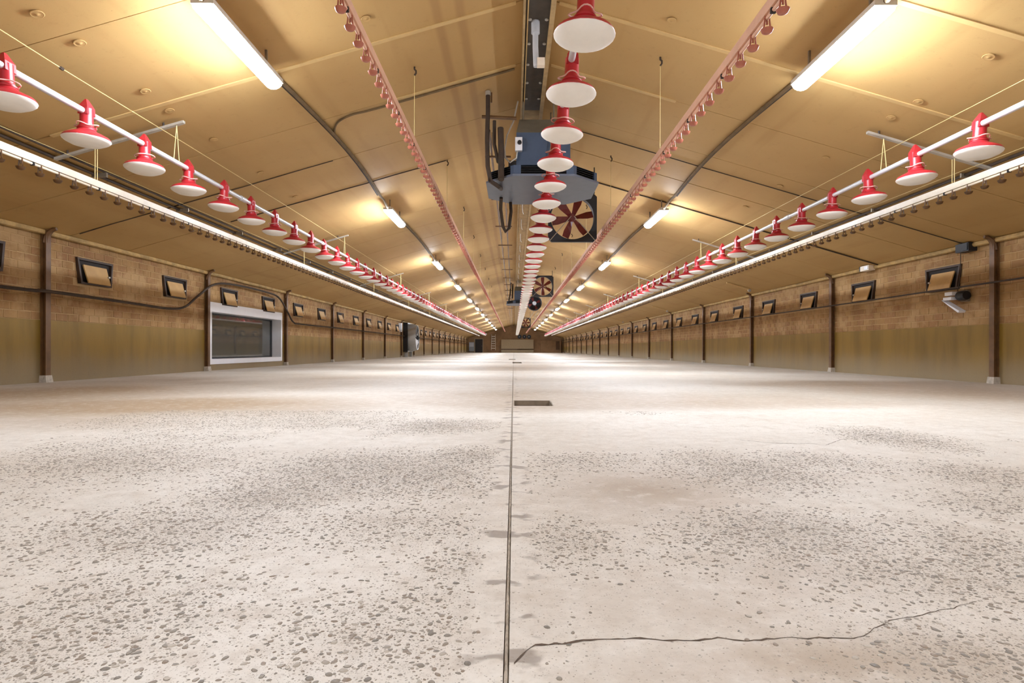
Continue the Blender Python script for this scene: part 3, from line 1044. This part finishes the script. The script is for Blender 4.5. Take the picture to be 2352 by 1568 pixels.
# dark conduits on the outer ceiling
for sd, xx, row in ((-1, -5.63, 'window'), (1, 6.06, 'windowless')):
    t = thing('ceiling_conduit', f'pair of dark conduits along the ceiling above the {row} side outer drinker line', 'conduit')
    MB().tube([(xx, q, zc(xx) - 0.03) for q in steps(3, 97, 3)], 0.02, 6).build('conduit', M['cable'], t, True)
    MB().tube([(xx + 0.11, q, zc(xx + 0.11) - 0.02) for q in steps(3, 97, 3)], 0.014, 6).build('wire', M['cable'], t, True)
    cl = MB()
    for q in steps(4, 60, 2.0):
        cl.box(xx - 0.05, xx + 0.15, q - 0.015, q + 0.015, zc(xx + sd * 0.15) - 0.02, zc(xx) - 0.004)
    cl.build('clamps', M['steel'], t)

# ------------------------------------------------------------------ ridge beam
t = thing('ridge_beam', 'dark steel ridge beam with bolts and tan flanges along the roof peak', 'beam')
bx0, bx1, bz = XC - 0.14, XC + 0.14, 4.40
MB().box(bx0, bx1, YB + 0.1, 9.6, bz, bz + 0.12).build('web', M['beam'], t)
MB().box(bx0, bx1, 9.6, YF - 0.1, bz, bz + 0.12).build('far_web', M['beamtan'], t)
for a, b in ((bx0 - 0.025, bx0), (bx1, bx1 + 0.055)):
    MB().box(a, b, YB + 0.1, YF - 0.1, bz - 0.05, bz + 0.16).build('flange', M['beamtan'], t)
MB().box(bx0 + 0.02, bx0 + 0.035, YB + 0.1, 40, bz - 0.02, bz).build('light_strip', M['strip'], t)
bm = MB().lathe([(0.022, 0.0), (0.022, -0.012), (0.0, -0.02)], 8).mesh('bolt', M['zinc'], True)
for q in range(8):
    for xx in (bx0 + 0.055, bx1 - 0.03):
        link('bolt', bm, t, (xx, 5.3 + q * 0.55, bz))
jj = MB()
for q in range(20):
    yy = 11 + q * 2.2
    jj.tube([(XC - 0.05, yy, bz - 0.01), (XC - 0.05, yy + 0.5, bz - 0.06), (XC - 0.03, yy + 1.0, bz - 0.07), (XC, yy + 1.5, bz - 0.01)], 0.012, 5)
jj.build('cable_loops', M['zinc'], t, True)
t = thing('drop_pipe', 'grey plastic pipe with an elbow hanging under the dark ridge beam', 'pipe', (0.245, 7.0, 0))
MB().tube([(0.0, 0, 4.40), (0.0, 0, 4.26)], 0.052, 10).build('collar', M['grey'], t, True)
MB().tube([(0.0, 0, 4.27), (0.0, 0, 4.10), (0.008, 0, 3.90), (0.012, 0, 3.87)], 0.035, 10).build('tube', M['grey'], t, True)
MB().box(0.02, 0.11, -0.04, 0.04, 3.87, 3.96).build('elbow', M['drinkpipe'], t)

# twin heating pipes
t = thing('heating_pipes', 'two thin brown heating pipes on cross brackets left of the ridge beam', 'pipe')
for xx in (-0.40, -0.20):
    MB().tube([(xx, q, 4.0) for q in (9.4, 30, 60, 96)], 0.02, 6).build('pipe', M['post'], t, True)
for q in range(14):
    yy = 10.6 + q * 3.0
    m = MB().box(-0.52, -0.06, yy - 0.02, yy + 0.02, 3.955, 3.985)
    m.build('crossbar', M['post'], t)
    for xx in (-0.40, -0.20):
        MB().tube([(xx, yy, 3.96), (xx, yy, zc(xx) - 0.01)], 0.007, 5).build('hanger_rod', M['post'], t)

# ------------------------------------------------------------------ unit heaters
def heater(y0, label, detail=True):
    S = 1.186
    HX, HZ = 0.434, 3.09
    t = thing('unit_heater', label, 'heater', (HX, y0, HZ))
    t.scale = (S, S, S)
    W, a = 0.73, 0.385
    octo = [(-a, -W), (a, -W), (W, -a), (W, a), (a, W), (-a, W), (-W, a), (-W, -a)]
    oct2 = [(x * 0.97, y_ * 0.97) for x, y_ in octo]
    MB().hexa([(x, y_, 0.0) for x, y_ in octo], [(x, y_, 0.025) for x, y_ in octo]).build('outlet_plate', M['bluel'], t)
    # side ring with louvre openings
    rg = MB()
    for k in range(8):
        p, q = oct2[k], oct2[(k + 1) % 8]
        n_ = Vector((p[1] - q[1], q[0] - p[0])).normalized()
        for f0, f1 in ((0.0, 0.12), (0.88, 1.0)):
            A = (p[0] + (q[0] - p[0]) * f0, p[1] + (q[1] - p[1]) * f0)
            B = (p[0] + (q[0] - p[0]) * f1, p[1] + (q[1] - p[1]) * f1)
            rg.hexa([(A[0], A[1], 0.025), (B[0], B[1], 0.025), (B[0] + n_[0] * 0.03, B[1] + n_[1] * 0.03, 0.025), (A[0] + n_[0] * 0.03, A[1] + n_[1] * 0.03, 0.025)],
                    [(A[0], A[1], 0.14), (B[0], B[1], 0.14), (B[0] + n_[0] * 0.03, B[1] + n_[1] * 0.03, 0.14), (A[0] + n_[0] * 0.03, A[1] + n_[1] * 0.03, 0.14)])
    rg.build('louvre_frame', M['blue'], t)
    core = [(x * 0.9, y_ * 0.9) for x, y_ in octo]
    MB().hexa([(x, y_, 0.025) for x, y_ in core], [(x, y_, 0.14) for x, y_ in core]).build('core', M['black'], t)
    for k in range(8):
        p, q = oct2[k], oct2[(k + 1) % 8]
        for j in range(4):
            z = 0.035 + j * 0.026
            A, B = [(p[0] + (q[0] - p[0]) * f, p[1] + (q[1] - p[1]) * f) for f in (0.12, 0.88)]
            MB().hexa([(A[0], A[1], z), (B[0], B[1], z), (B[0] * 0.94, B[1] * 0.94, z + 0.01), (A[0] * 0.94, A[1] * 0.94, z + 0.01)],
                      [(A[0], A[1], z + 0.005), (B[0], B[1], z + 0.005), (B[0] * 0.94, B[1] * 0.94, z + 0.015), (A[0] * 0.94, A[1] * 0.94, z + 0.015)]).build('louvre', M['dark'], t)
    MB().hexa([(x, y_, 0.14) for x, y_ in oct2], [(x * 0.55, y_ * 0.75, 0.2) for x, y_ in oct2]).build('top_plate', M['blue'], t)
    MB().box(-0.34, 0.35, -0.5, 0.5, 0.2, 0.62).build('body', M['blue'], t)
    MB().hexa([(-0.34, -0.5, 0.62), (0.35, -0.5, 0.62), (0.35, 0.5, 0.62), (-0.34, 0.5, 0.62)], [(-0.30, -0.36, 0.84), (0.20, -0.36, 0.84), (0.20, 0.36, 0.84), (-0.30, 0.36, 0.84)]).build('hood', M['hoodm'], t)
    for q in (-0.3, 0.3):
        for xx in (-0.25, 0.15):
            MB().tube([(xx, q, 0.83), (xx, q, (zc(HX + xx * S) - HZ) / S - 0.005)], 0.012, 5).build('hanger_rod', M['steel'], t)
    if not detail:
        MB().tube([(-0.50, -0.1, 1.05), (-0.55, -0.1, 0.5), (-0.62, -0.1, 0.05)], 0.035, 6).build('hose', M['cable'], t, True)
        MB().tube([(-0.42, -0.1, 1.0), (-0.44, -0.1, 0.3)], 0.04, 6).build('hose', M['cable'], t, True)
        return t
    sw = MB().box(-0.355, -0.265, -0.56, -0.50, 0.37, 0.54).build('thermostat', M['white'], t)
    MB().lathe([(0.028, 0.0), (0.024, -0.03), (0.0, -0.03)], 12, (-0.30, -0.56, 0.47), axis='y').build('dial', M['black'], sw, True)
    MB().tube([(-0.33, -0.53, 0.37), (-0.34, -0.54, 0.28), (-0.42, -0.55, 0.22), (-0.48, -0.55, 0.28), (-0.49, -0.52, 0.4), (-0.46, -0.45, 0.6), (-0.38, -0.38, 0.8), (-0.32, -0.3, 1.1)], 0.011, 6).build('wire', M['zinc'], t, True)
    MB().tube([(0.06, -0.52, 0.62), (0.10, -0.54, 0.45), (0.07, -0.54, 0.25), (0.02, -0.53, 0.22)], 0.008, 6).build('wire', M['steel'], t, True)
    # rubber hoses
    MB().tube([(-0.70, -0.6, 1.05), (-0.70, -0.6, 0.85), (-0.71, -0.6, 0.5), (-0.70, -0.62, 0.15), (-0.66, -0.66, -0.05), (-0.56, -0.6, -0.10), (-0.54, -0.2, -0.02)], 0.028, 8).build('hose', M['cable'], t, True)
    MB().tube([(-0.62, -0.55, 0.75), (-0.62, -0.55, 0.45), (-0.57, -0.57, 0.22), (-0.50, -0.6, 0.16)], 0.022, 8).build('hose', M['cable'], t, True)
    MB().tube([(-0.54, -0.6, 0.64), (-0.53, -0.62, 0.3), (-0.53, -0.66, 0.05), (-0.53, -0.7, -0.04)], 0.038, 8).build('hose', M['cable'], t, True)
    MB().tube([(-0.55, 0.3, -0.01), (-0.56, 0.45, -0.14), (-0.53, 0.55, -0.36), (-0.49, 0.6, -0.43), (-0.44, 0.6, -0.38), (-0.41, 0.55, -0.15), (-0.42, 0.6, 0.0)], 0.025, 8).build('hose', M['cable'], t, True)
    MB().tube([(-0.78, -0.55, 0.80), (-0.34, -0.5, 0.80)], 0.022, 6).build('bracket', M['post'], t)
    MB().tube([(-0.66, -0.5, 1.0), (-0.66, -0.5, (zc(HX - 0.66 * S) - HZ) / S - 0.005)], 0.012, 6).build('hanger_rod', M['post'], t)
    MB().tube([(-0.70, -0.6, 1.05), (-0.70, -0.6, 1.10)], 0.034, 8).build('hose_clip', M['zinc'], t)
    MB().box(-0.44, -0.34, -0.5, -0.46, 0.14, 0.26).build('corner_bracket', M['black'], t)
    return t


heater(9.6, 'blue grey octagonal unit heater hanging from the ridge nearest the camera')
heater(34.0, 'far dark unit heater hanging below the ridge behind the feed line', False)

# ------------------------------------------------------------------ circulation fans
def square_fan(x, y0, z, S, label, seed):
    t = thing('circulation_fan', label, 'fan', (x, y0, z), 'square ceiling fans beside the ridge')
    h, R = S / 2, S * 0.445
    n = 40
    fr_ = MB()
    out, inn = [], []
    for k in range(n):
        a = 2 * PI * (k + 0.5) / n
        c, sn = math.cos(a), math.sin(a)
        m_ = max(abs(c), abs(sn))
        out.append((c / m_ * h, sn / m_ * h))
        inn.append((c * R, sn * R))
    vs = [(a, -0.04, b) for a, b in out] + [(a, -0.04, b) for a, b in inn] + [(a, 0.12, b) for a, b in inn] + [(a, 0.04, b) for a, b in out]
    fs = []
    for r in range(4):
        for k in range(n):
            fs.append((r * n + k, r * n + (k + 1) % n, ((r + 1) % 4) * n + (k + 1) % n, ((r + 1) % 4) * n + k))
    fr_.add(vs, fs)
    fr_.build('frame', M['navy'], t)
    MB().lathe([(0.0, -0.06), (0.06, -0.06), (0.075, -0.02), (0.075, 0.08), (0.0, 0.08)], 14, axis='y').build('hub', M['blade'], t, True)
    MB().lathe([(0.06, 0.08), (0.06, 0.24), (0.0, 0.25)], 12, axis='y').build('motor', M['black'], t, True)
    for k in range(6):
        a = 2 * PI * k / 6 + seed
        ca, sa = math.cos(a), math.sin(a)
        prof = [(0.06, 0.035), (0.18, 0.055), (0.30, 0.075), (R - 0.02, 0.07)]
        lo, hi = [], []
        for r_, w_ in prof:
            for sgn in (-1, 1):
                u, v = r_, sgn * w_
                lo.append((u * ca - v * sa, sgn * 0.035, u * sa + v * ca))
        vs = lo + [(p[0], p[1] + 0.008, p[2]) for p in lo]
        fs = []
        for j in range(3):
            b0 = j * 2
            fs += [(b0, b0 + 1, b0 + 3, b0 + 2), (8 + b0, 8 + b0 + 2, 8 + b0 + 3, 8 + b0 + 1), (b0, b0 + 2, 8 + b0 + 2, 8 + b0), (b0 + 1, 8 + b0 + 1, 8 + b0 + 3, b0 + 3)]
        fs += [(6, 7, 15, 14), (0, 8, 9, 1)]
        MB().add(vs, fs).build('blade', M['blade'], t)
    for sx in (-1, 1):
        MB().tube([(sx * 0.03, -0.07, 0.02), (sx * h * 0.93, -0.06, -h * 0.95)], 0.008, 6).build('strut', M['zinc'], t)
        MB().tube([(sx * h * 0.9, 0, h), (sx * h * 0.9, 0, zc(x + sx * h * 0.9) - z - 0.005)], 0.012, 5).build('hanger_rod', M['black'], t)
    return t


square_fan(1.175, 12.0, 3.195, 0.98, 'square black framed fan with dark red blades behind the near heater', 0.18)
square_fan(1.33, 27.4, 3.45, 0.98, 'second square dark fan right of the feed line, lit tan behind', 0.55)
square_fan(1.15, 57.8, 3.12, 0.98, 'far small square fan above the far wall fans', 0.1)
t = thing('drum_fan', 'round dark drum fan tilted below the second square fan', 'fan', (1.05, 30.5, 2.9))
m = MB().lathe([(0.0, 0.16), (0.36, 0.16), (0.38, 0.12), (0.38, -0.14), (0.36, -0.16), (0.33, -0.14), (0.33, 0.1), (0.0, 0.1)], 22, axis='y').build('drum', M['navy'], t, True)
MB().lathe([(0.0, -0.14), (0.09, -0.13), (0.11, -0.06), (0.11, 0.1)], 12, axis='y').build('motor', M['grey'], t, True)
for k in range(4):
    a = 0.4 + k * PI / 2
    MB().hexa([(0.1 * math.cos(a - 0.2), -0.04, 0.1 * math.sin(a - 0.2)), (0.32 * math.cos(a - 0.25), -0.06, 0.32 * math.sin(a - 0.25)), (0.32 * math.cos(a + 0.25), 0.0, 0.32 * math.sin(a + 0.25)), (0.1 * math.cos(a + 0.2), 0.0, 0.1 * math.sin(a + 0.2))],
              [(0.1 * math.cos(a - 0.2), -0.03, 0.1 * math.sin(a - 0.2)), (0.32 * math.cos(a - 0.25), -0.05, 0.32 * math.sin(a - 0.25)), (0.32 * math.cos(a + 0.25), 0.01, 0.32 * math.sin(a + 0.25)), (0.1 * math.cos(a + 0.2), 0.01, 0.1 * math.sin(a + 0.2))]).build('blade', M['blade'], t)
for sx in (-1, 1):
    MB().tube([(sx * 0.36, 0, 0.1), (sx * 0.36, 0, zc(1.05 + sx * 0.36) - 2.905)], 0.015, 5).build('hanger_rod', M['zinc'], t)
    MB().tube([(sx * 0.1 + 0.1, 0, -0.37), (sx * 0.1 + 0.1 - 0.25, 0.4, -0.8)], 0.012, 5).build('stay', M['zinc'], t)
m.rotation_euler = (0.0, 0, 0)

# big exhaust fan on the left wall
t = thing('exhaust_fan', 'big black boxed exhaust fan with white blades on the window wall', 'fan', (XL, 40.8, 0))
MB().box(0.016, 0.32, -1.05, -0.97, 0.35, 2.3).build('side_panel', M['black'], t)
MB().box(0.016, 0.32, 0.97, 1.05, 0.35, 2.3).build('side_panel', M['silver'], t)
MB().box(0.016, 0.32, -0.97, 0.97, 2.22, 2.3).build('top_panel', M['silver'], t)
MB().box(0.016, 0.32, -0.97, 0.97, 0.35, 0.43).build('bottom_panel', M['silver'], t)
MB().lathe([(0.93, 0.2), (0.94, 0.5), (0.84, 0.82), (0.80, 0.80), (0.88, 0.5), (0.9, 0.2)], 28, (0, 0, 1.32), axis='x').build('cone', M['silver'], t, True)
for k in range(6):
    a = 2 * PI * k / 6 + 0.3
    ca, sa = math.cos(a), math.sin(a)
    q = [(0.14, -0.1), (0.74, -0.26), (0.74, 0.26), (0.14, 0.1)]
    lo = [(0.66 + (0.10 if v > 0 else -0.02), u * ca - v * sa, 1.32 + u * sa + v * ca) for u, v in q]
    MB().hexa(lo, [(x + 0.02, y_, z) for x, y_, z in lo]).build('blade', M['white'], t)
MB().lathe([(0.15, 0.5), (0.15, 0.86), (0.06, 0.95), (0.0, 0.95)], 16, (0, 0, 1.32), axis='x').build('hub', M['black'], t, True)
MB().box(0.1, 0.3, -0.9, -0.8, 0.0, 0.35).build('stand_foot', M['silver'], t)
MB().box(0.1, 0.3, 0.8, 0.9, 0.0, 0.35).build('stand_foot', M['silver'], t)
t = thing('control_box', 'small white control box on the window wall beside the black exhaust fan', 'box', (XL, 38.35, 1.9))
MB().box(0.016, 0.18, -0.2, 0.2, -0.25, 0.3).build('body', M['white'], t)
MB().box(0.18, 0.19, -0.16, 0.16, -0.2, 0.25).build('lid', M['grey'], t)

# ------------------------------------------------------------------ feed lines
PAN_PROFILE_DISH = [(0.0, -0.040), (0.075, -0.040), (0.082, -0.036), (0.11, -0.034), (0.15, -0.014), (0.166, 0.0), (0.169, 0.008), (0.164, 0.012), (0.14, 0.0), (0.0, -0.01)]
dish = MB().lathe(PAN_PROFILE_DISH, 28).mesh('dish', M['dish'], True)
hood_p = [(0.1655, 0.006), (0.167, 0.014), (0.155, 0.032), (0.115, 0.052), (0.078, 0.068), (0.066, 0.078), (0.064, 0.088), (0.068, 0.091), (0.068, 0.097), (0.060, 0.100), (0.060, 0.108), (0.05, 0.112), (0.0, 0.112)]
hood = MB().lathe(hood_p, 28).mesh('hood', M['red'], True)
rp = []
for k in range(32):
    a = 2 * PI * k / 32
    r_ = 0.078 + 0.014 * math.cos(4 * a)
    rp.append((r_ * math.cos(a), r_ * math.sin(a), 0.118 + 0.007 * math.sin(3 * a + 0.5)))
ring = MB().tube(rp, 0.0045, 5, closed=True).mesh('clip_ring', M['pink'], True)
stem = MB().lathe([(0.052, 0.112), (0.048, 0.13), (0.046, 0.25)], 18).mesh('stem', M['red'], True)
cap = MB()
cap.hexa([(-0.04, -0.046, 0.2), (0.04, -0.046, 0.2), (0.04, 0.046, 0.2), (-0.04, 0.046, 0.2)], [(-0.036, -0.044, 0.262), (0.036, -0.044, 0.262), (0.036, 0.044, 0.262), (-0.036, 0.044, 0.262)])
cap.hexa([(-0.036, -0.044, 0.262), (0.036, -0.044, 0.262), (0.036, 0.044, 0.262), (-0.036, 0.044, 0.262)], [(-0.006, -0.012, 0.325), (0.006, -0.012, 0.325), (0.006, 0.012, 0.325), (-0.006, 0.012, 0.325)])
cap = cap.mesh('cap', M['red'])
whole = MB()
whole.lathe(PAN_PROFILE_DISH, 16, mi=0)
whole.lathe(hood_p[::2] + [hood_p[-1]], 16, mi=1)
whole.lathe([(0.05, 0.112), (0.046, 0.25)], 10, mi=1)
whole.lathe([(0.09, 0.112), (0.092, 0.119), (0.085, 0.124)], 14, mi=2)
whole.hexa([(-0.044, -0.046, 0.2), (0.044, -0.046, 0.2), (0.044, 0.046, 0.2), (-0.044, 0.046, 0.2)], [(-0.006, -0.03, 0.318), (0.006, -0.03, 0.318), (0.006, 0.03, 0.318), (-0.006, 0.03, 0.318)], mi=1)
whole_me = whole.mesh('feed_pan', [M['dish'], M['red'], M['pink']], True)

LINES = [('window side', -4.12, 4.824, 2.538, 1.2), ('centre', 0.469, 4.005, 2.647, 1.235), ('windowless side', 4.71, 6.033, 2.547, 1.235)]
for row, x, yst, z, FS in LINES:          # FS: pan size against the meshes drawn above
    t = thing('feed_line', f'long pale feed pipe of the {row} feed line carrying red pans' if row != 'centre' else 'long pale feed pipe of the centre feed line under the heater, carrying red pans', 'pipe', (x, 0, z + 0.225 * FS))
    MB().tube([(0, q, 0) for q in (1.0, 20, 40, 60, 90)], 0.029, 12).build('pipe', M['pipe'], t, True)
    cm = MB().lathe([(0.0, -0.08), (0.038, -0.08), (0.038, 0.08), (0.0, 0.08)], 12, axis='y').mesh('coupling', M['pipe'], True)
    for k in range(22):
        link('coupling', cm, t, (0, yst + 4.2 + 3.7 * k, 0))
    for k in range(90):
        yy = yst + 0.75 * FS * k
        tilt = (random.uniform(-0.035, 0.035), random.uniform(-0.05, 0.05), random.choice((0, PI)))
        if k < 26:
            p = thing('feed_pan', (f'{ORD[k]} red and white feed pan from the camera on the {row} feed line' if k else f'nearest red and white feed pan on the {row} feed line'), 'feeder', (x, yy, z), f'feed pans of the {row} line')
            for nm, me in (('dish', dish), ('hood', hood), ('clip_ring', ring), ('stem', stem), ('cap', cap)):
                link(nm, me, p)
        else:
            p = tag(link('feed_pan', whole_me, None, (x, yy, z)), (f'{ORD[k]} red and white feed pan from the camera on the {row} feed line' if k < 40 else f'tiny distant red and white feed pan on the {row} feed line'), 'feeder', f'feed pans of the {row} line')
        p.rotation_euler = tilt
        p.scale = (FS, FS, FS)

# ------------------------------------------------------------------ drinker lines
cup = MB()
cup.lathe([(0.0, -0.108), (0.018, -0.110), (0.034, -0.102), (0.045, -0.078), (0.042, -0.078), (0.03, -0.096), (0.0, -0.098)], 12)
for sx in (-1, 1):
    cup.tube([(sx * 0.015, 0, 0.012), (sx * 0.018, 0, -0.03), (sx * 0.026, 0, -0.092)], 0.0065, 5)
cup.lathe([(0.0075, -0.012), (0.0075, -0.045), (0.0, -0.05)], 6)
cup_me = {k: cup.mesh('drinker_cup', M[m_], True) for k, m_ in (('inner', 'redcup'), ('outer', 'browncup'))}
cupf = MB()
cupf.lathe([(0.0, -0.10), (0.032, -0.094), (0.042, -0.074), (0.0, -0.088)], 7)
cupf.box(-0.028, -0.014, -0.006, 0.006, -0.09, 0.0)
cupf.box(0.014, 0.028, -0.006, 0.006, -0.09, 0.0)
DR = [('outer', 'window', -5.1, 2.49, 6.14 - 0.25 * 1, -1), ('inner', 'window', -1.285, 3.13, 4.637 - 0.5, -1), ('inner', 'windowless', 1.805, 2.91, 4.25 - 0.5, 1), ('outer', 'windowless', 5.60, 2.575, 6.574 - 0.25, 1)]
for io, sd, x, z, y0, sg in DR:
    t = thing('drinker_line', f'{io} drinker line with hanging cups on the {sd} side, pipe under an aluminium rail', 'drinker', (x, 0, z))
    MB().tube([(0, q, 0) for q in (2.0, 20, 40, 60, 88)], 0.014, 10).build('pipe', M['drinkpipe'] if io == 'outer' else M['pinkrail'], t, True)
    MB().box(-0.024, 0.024, 2.0, 88, 0.017, 0.094).build('rail', M['alu'] if io == 'outer' else M['pinkrail'], t)
    cl = MB()
    for k in range(60):
        cl.box(-0.018, 0.018, y0 + 0.4 + k * 1.0 - 0.012, y0 + 0.4 + k * 1.0 + 0.012, -0.018, 0.03)
    stuff(cl.build('clips', M['black'], t))
    ends = MB().box(-0.03, 0.03, 1.9, 2.0, -0.05, 0.07).build('end_cap', M['black'], t)
    for k in range(64):
        link('drinker_cup', cup_me[io], t, (0, y0 + 0.25 * k, 0))
    rs = MB()
    for k in range(64, 320):
        rs.add([(a, b + y0 + 0.25 * k, c) for a, b, c in cupf.v], cupf.f)
    stuff(rs.build('drinker_cups', M['redcup' if io == 'inner' else 'browncup'], t))
    if io == 'inner':
        for k in range(8):
            yy = (7.63 if sd == 'window' else 7.36) + 3.75 * k
            h = thing('hanging_cord', f'{ORD[k]} thin cord with ceiling hook from camera above the {sd} side inner drinker line', 'cord', (x, yy, 0), 'cords of the inner drinker lines')
            MB().tube([(0, 0, z + 0.06), (0, 0, zc(x) - 0.10)], 0.004, 5).build('cord', M['cord'], h)
            MB().tube([(0, 0, zc(x) - 0.11), (0.02, 0, zc(x) - 0.08), (0.02, 0, zc(x) - 0.05), (0, 0, zc(x) - 0.03), (0, 0, zc(x))], 0.012, 6).build('hook', M['cable'], h, True)

# ------------------------------------------------------------------ hanger rails with cords, winch cords
for sd, row, xf, zf, xd, zd, x0, x1 in ((-1, 'window', -4.12, 2.83, -5.1, 2.59, -5.60, -4.03), (1, 'windowless', 4.71, 2.85, 5.60, 2.675, 4.50, 6.10)):
    for k in range(11):
        yy = (7.25 if sd < 0 else 7.58) + (7.2 if sd < 0 else 7.408) * k
        lb = f'{ORD[k]} ceiling hanger rail with yellow cords from the camera on the {row} side' if k < 40 else f'far small hanger rail with cords in the distance on the {row} side'
        t = thing('hanger_rail', lb, 'hanger', (0, yy, 0), f'hanger rails on the {row} side')
        A, B = sorted((x0, x1))
        zA, zB = zc(A) - 0.05, zc(B) - 0.05
        MB().hexa([(A, -0.025, zA - 0.03), (B, -0.025, zB - 0.03), (B, 0.025, zB - 0.03), (A, 0.025, zA - 0.03)], [(A, -0.025, zA), (B, -0.025, zB), (B, 0.025, zB), (A, 0.025, zA)]).build('rail', M['zinc'], t)
        for xx in (A + 0.15, B - 0.25):
            MB().tube([(xx, 0, zc(xx)), (xx, 0, zc(xx) - 0.06)], 0.012, 5).build('screw', M['cable'], t)
        for q in (-0.06, 0.06):
            MB().tube([(xf, 0, zc(xf) - 0.08), (xf, q, zf - 0.01)], 0.0055, 5).build('feed_cord', M['cord'], t)
        for q in (-0.02, 0.02):
            MB().tube([(xd, q, zc(xd) - 0.08), (xd, q, zd)], 0.0055, 5).build('drinker_cord', M['cord'], t)
    for nm, xx, st in (('inner', -4.27 if sd < 0 else 4.9, 3.0), ('outer', -5.32 if sd < 0 else 5.8, 3.0)):
        t = thing('winch_cord', f'{nm} long taut winch cord under the {row} side ceiling', 'cord')
        zz = zc(xx) - (0.10 if nm == 'inner' else 0.14)
        MB().tube([(xx, st, zz), (xx, 5.6, zz - 0.02), (xx, 7.6, zz), (xx, 11, zz + 0.02), (xx, 60, zz + 0.02)], 0.0045 if nm == 'inner' else 0.003, 5).build('cord', M['cord'], t)
        MB().lathe([(0.0, -0.03), (0.016, -0.012), (0.016, 0.02), (0.0, 0.03)], 6, (xx, 5.6, zz - 0.02), axis='y').build('knot', M['cable'], t)
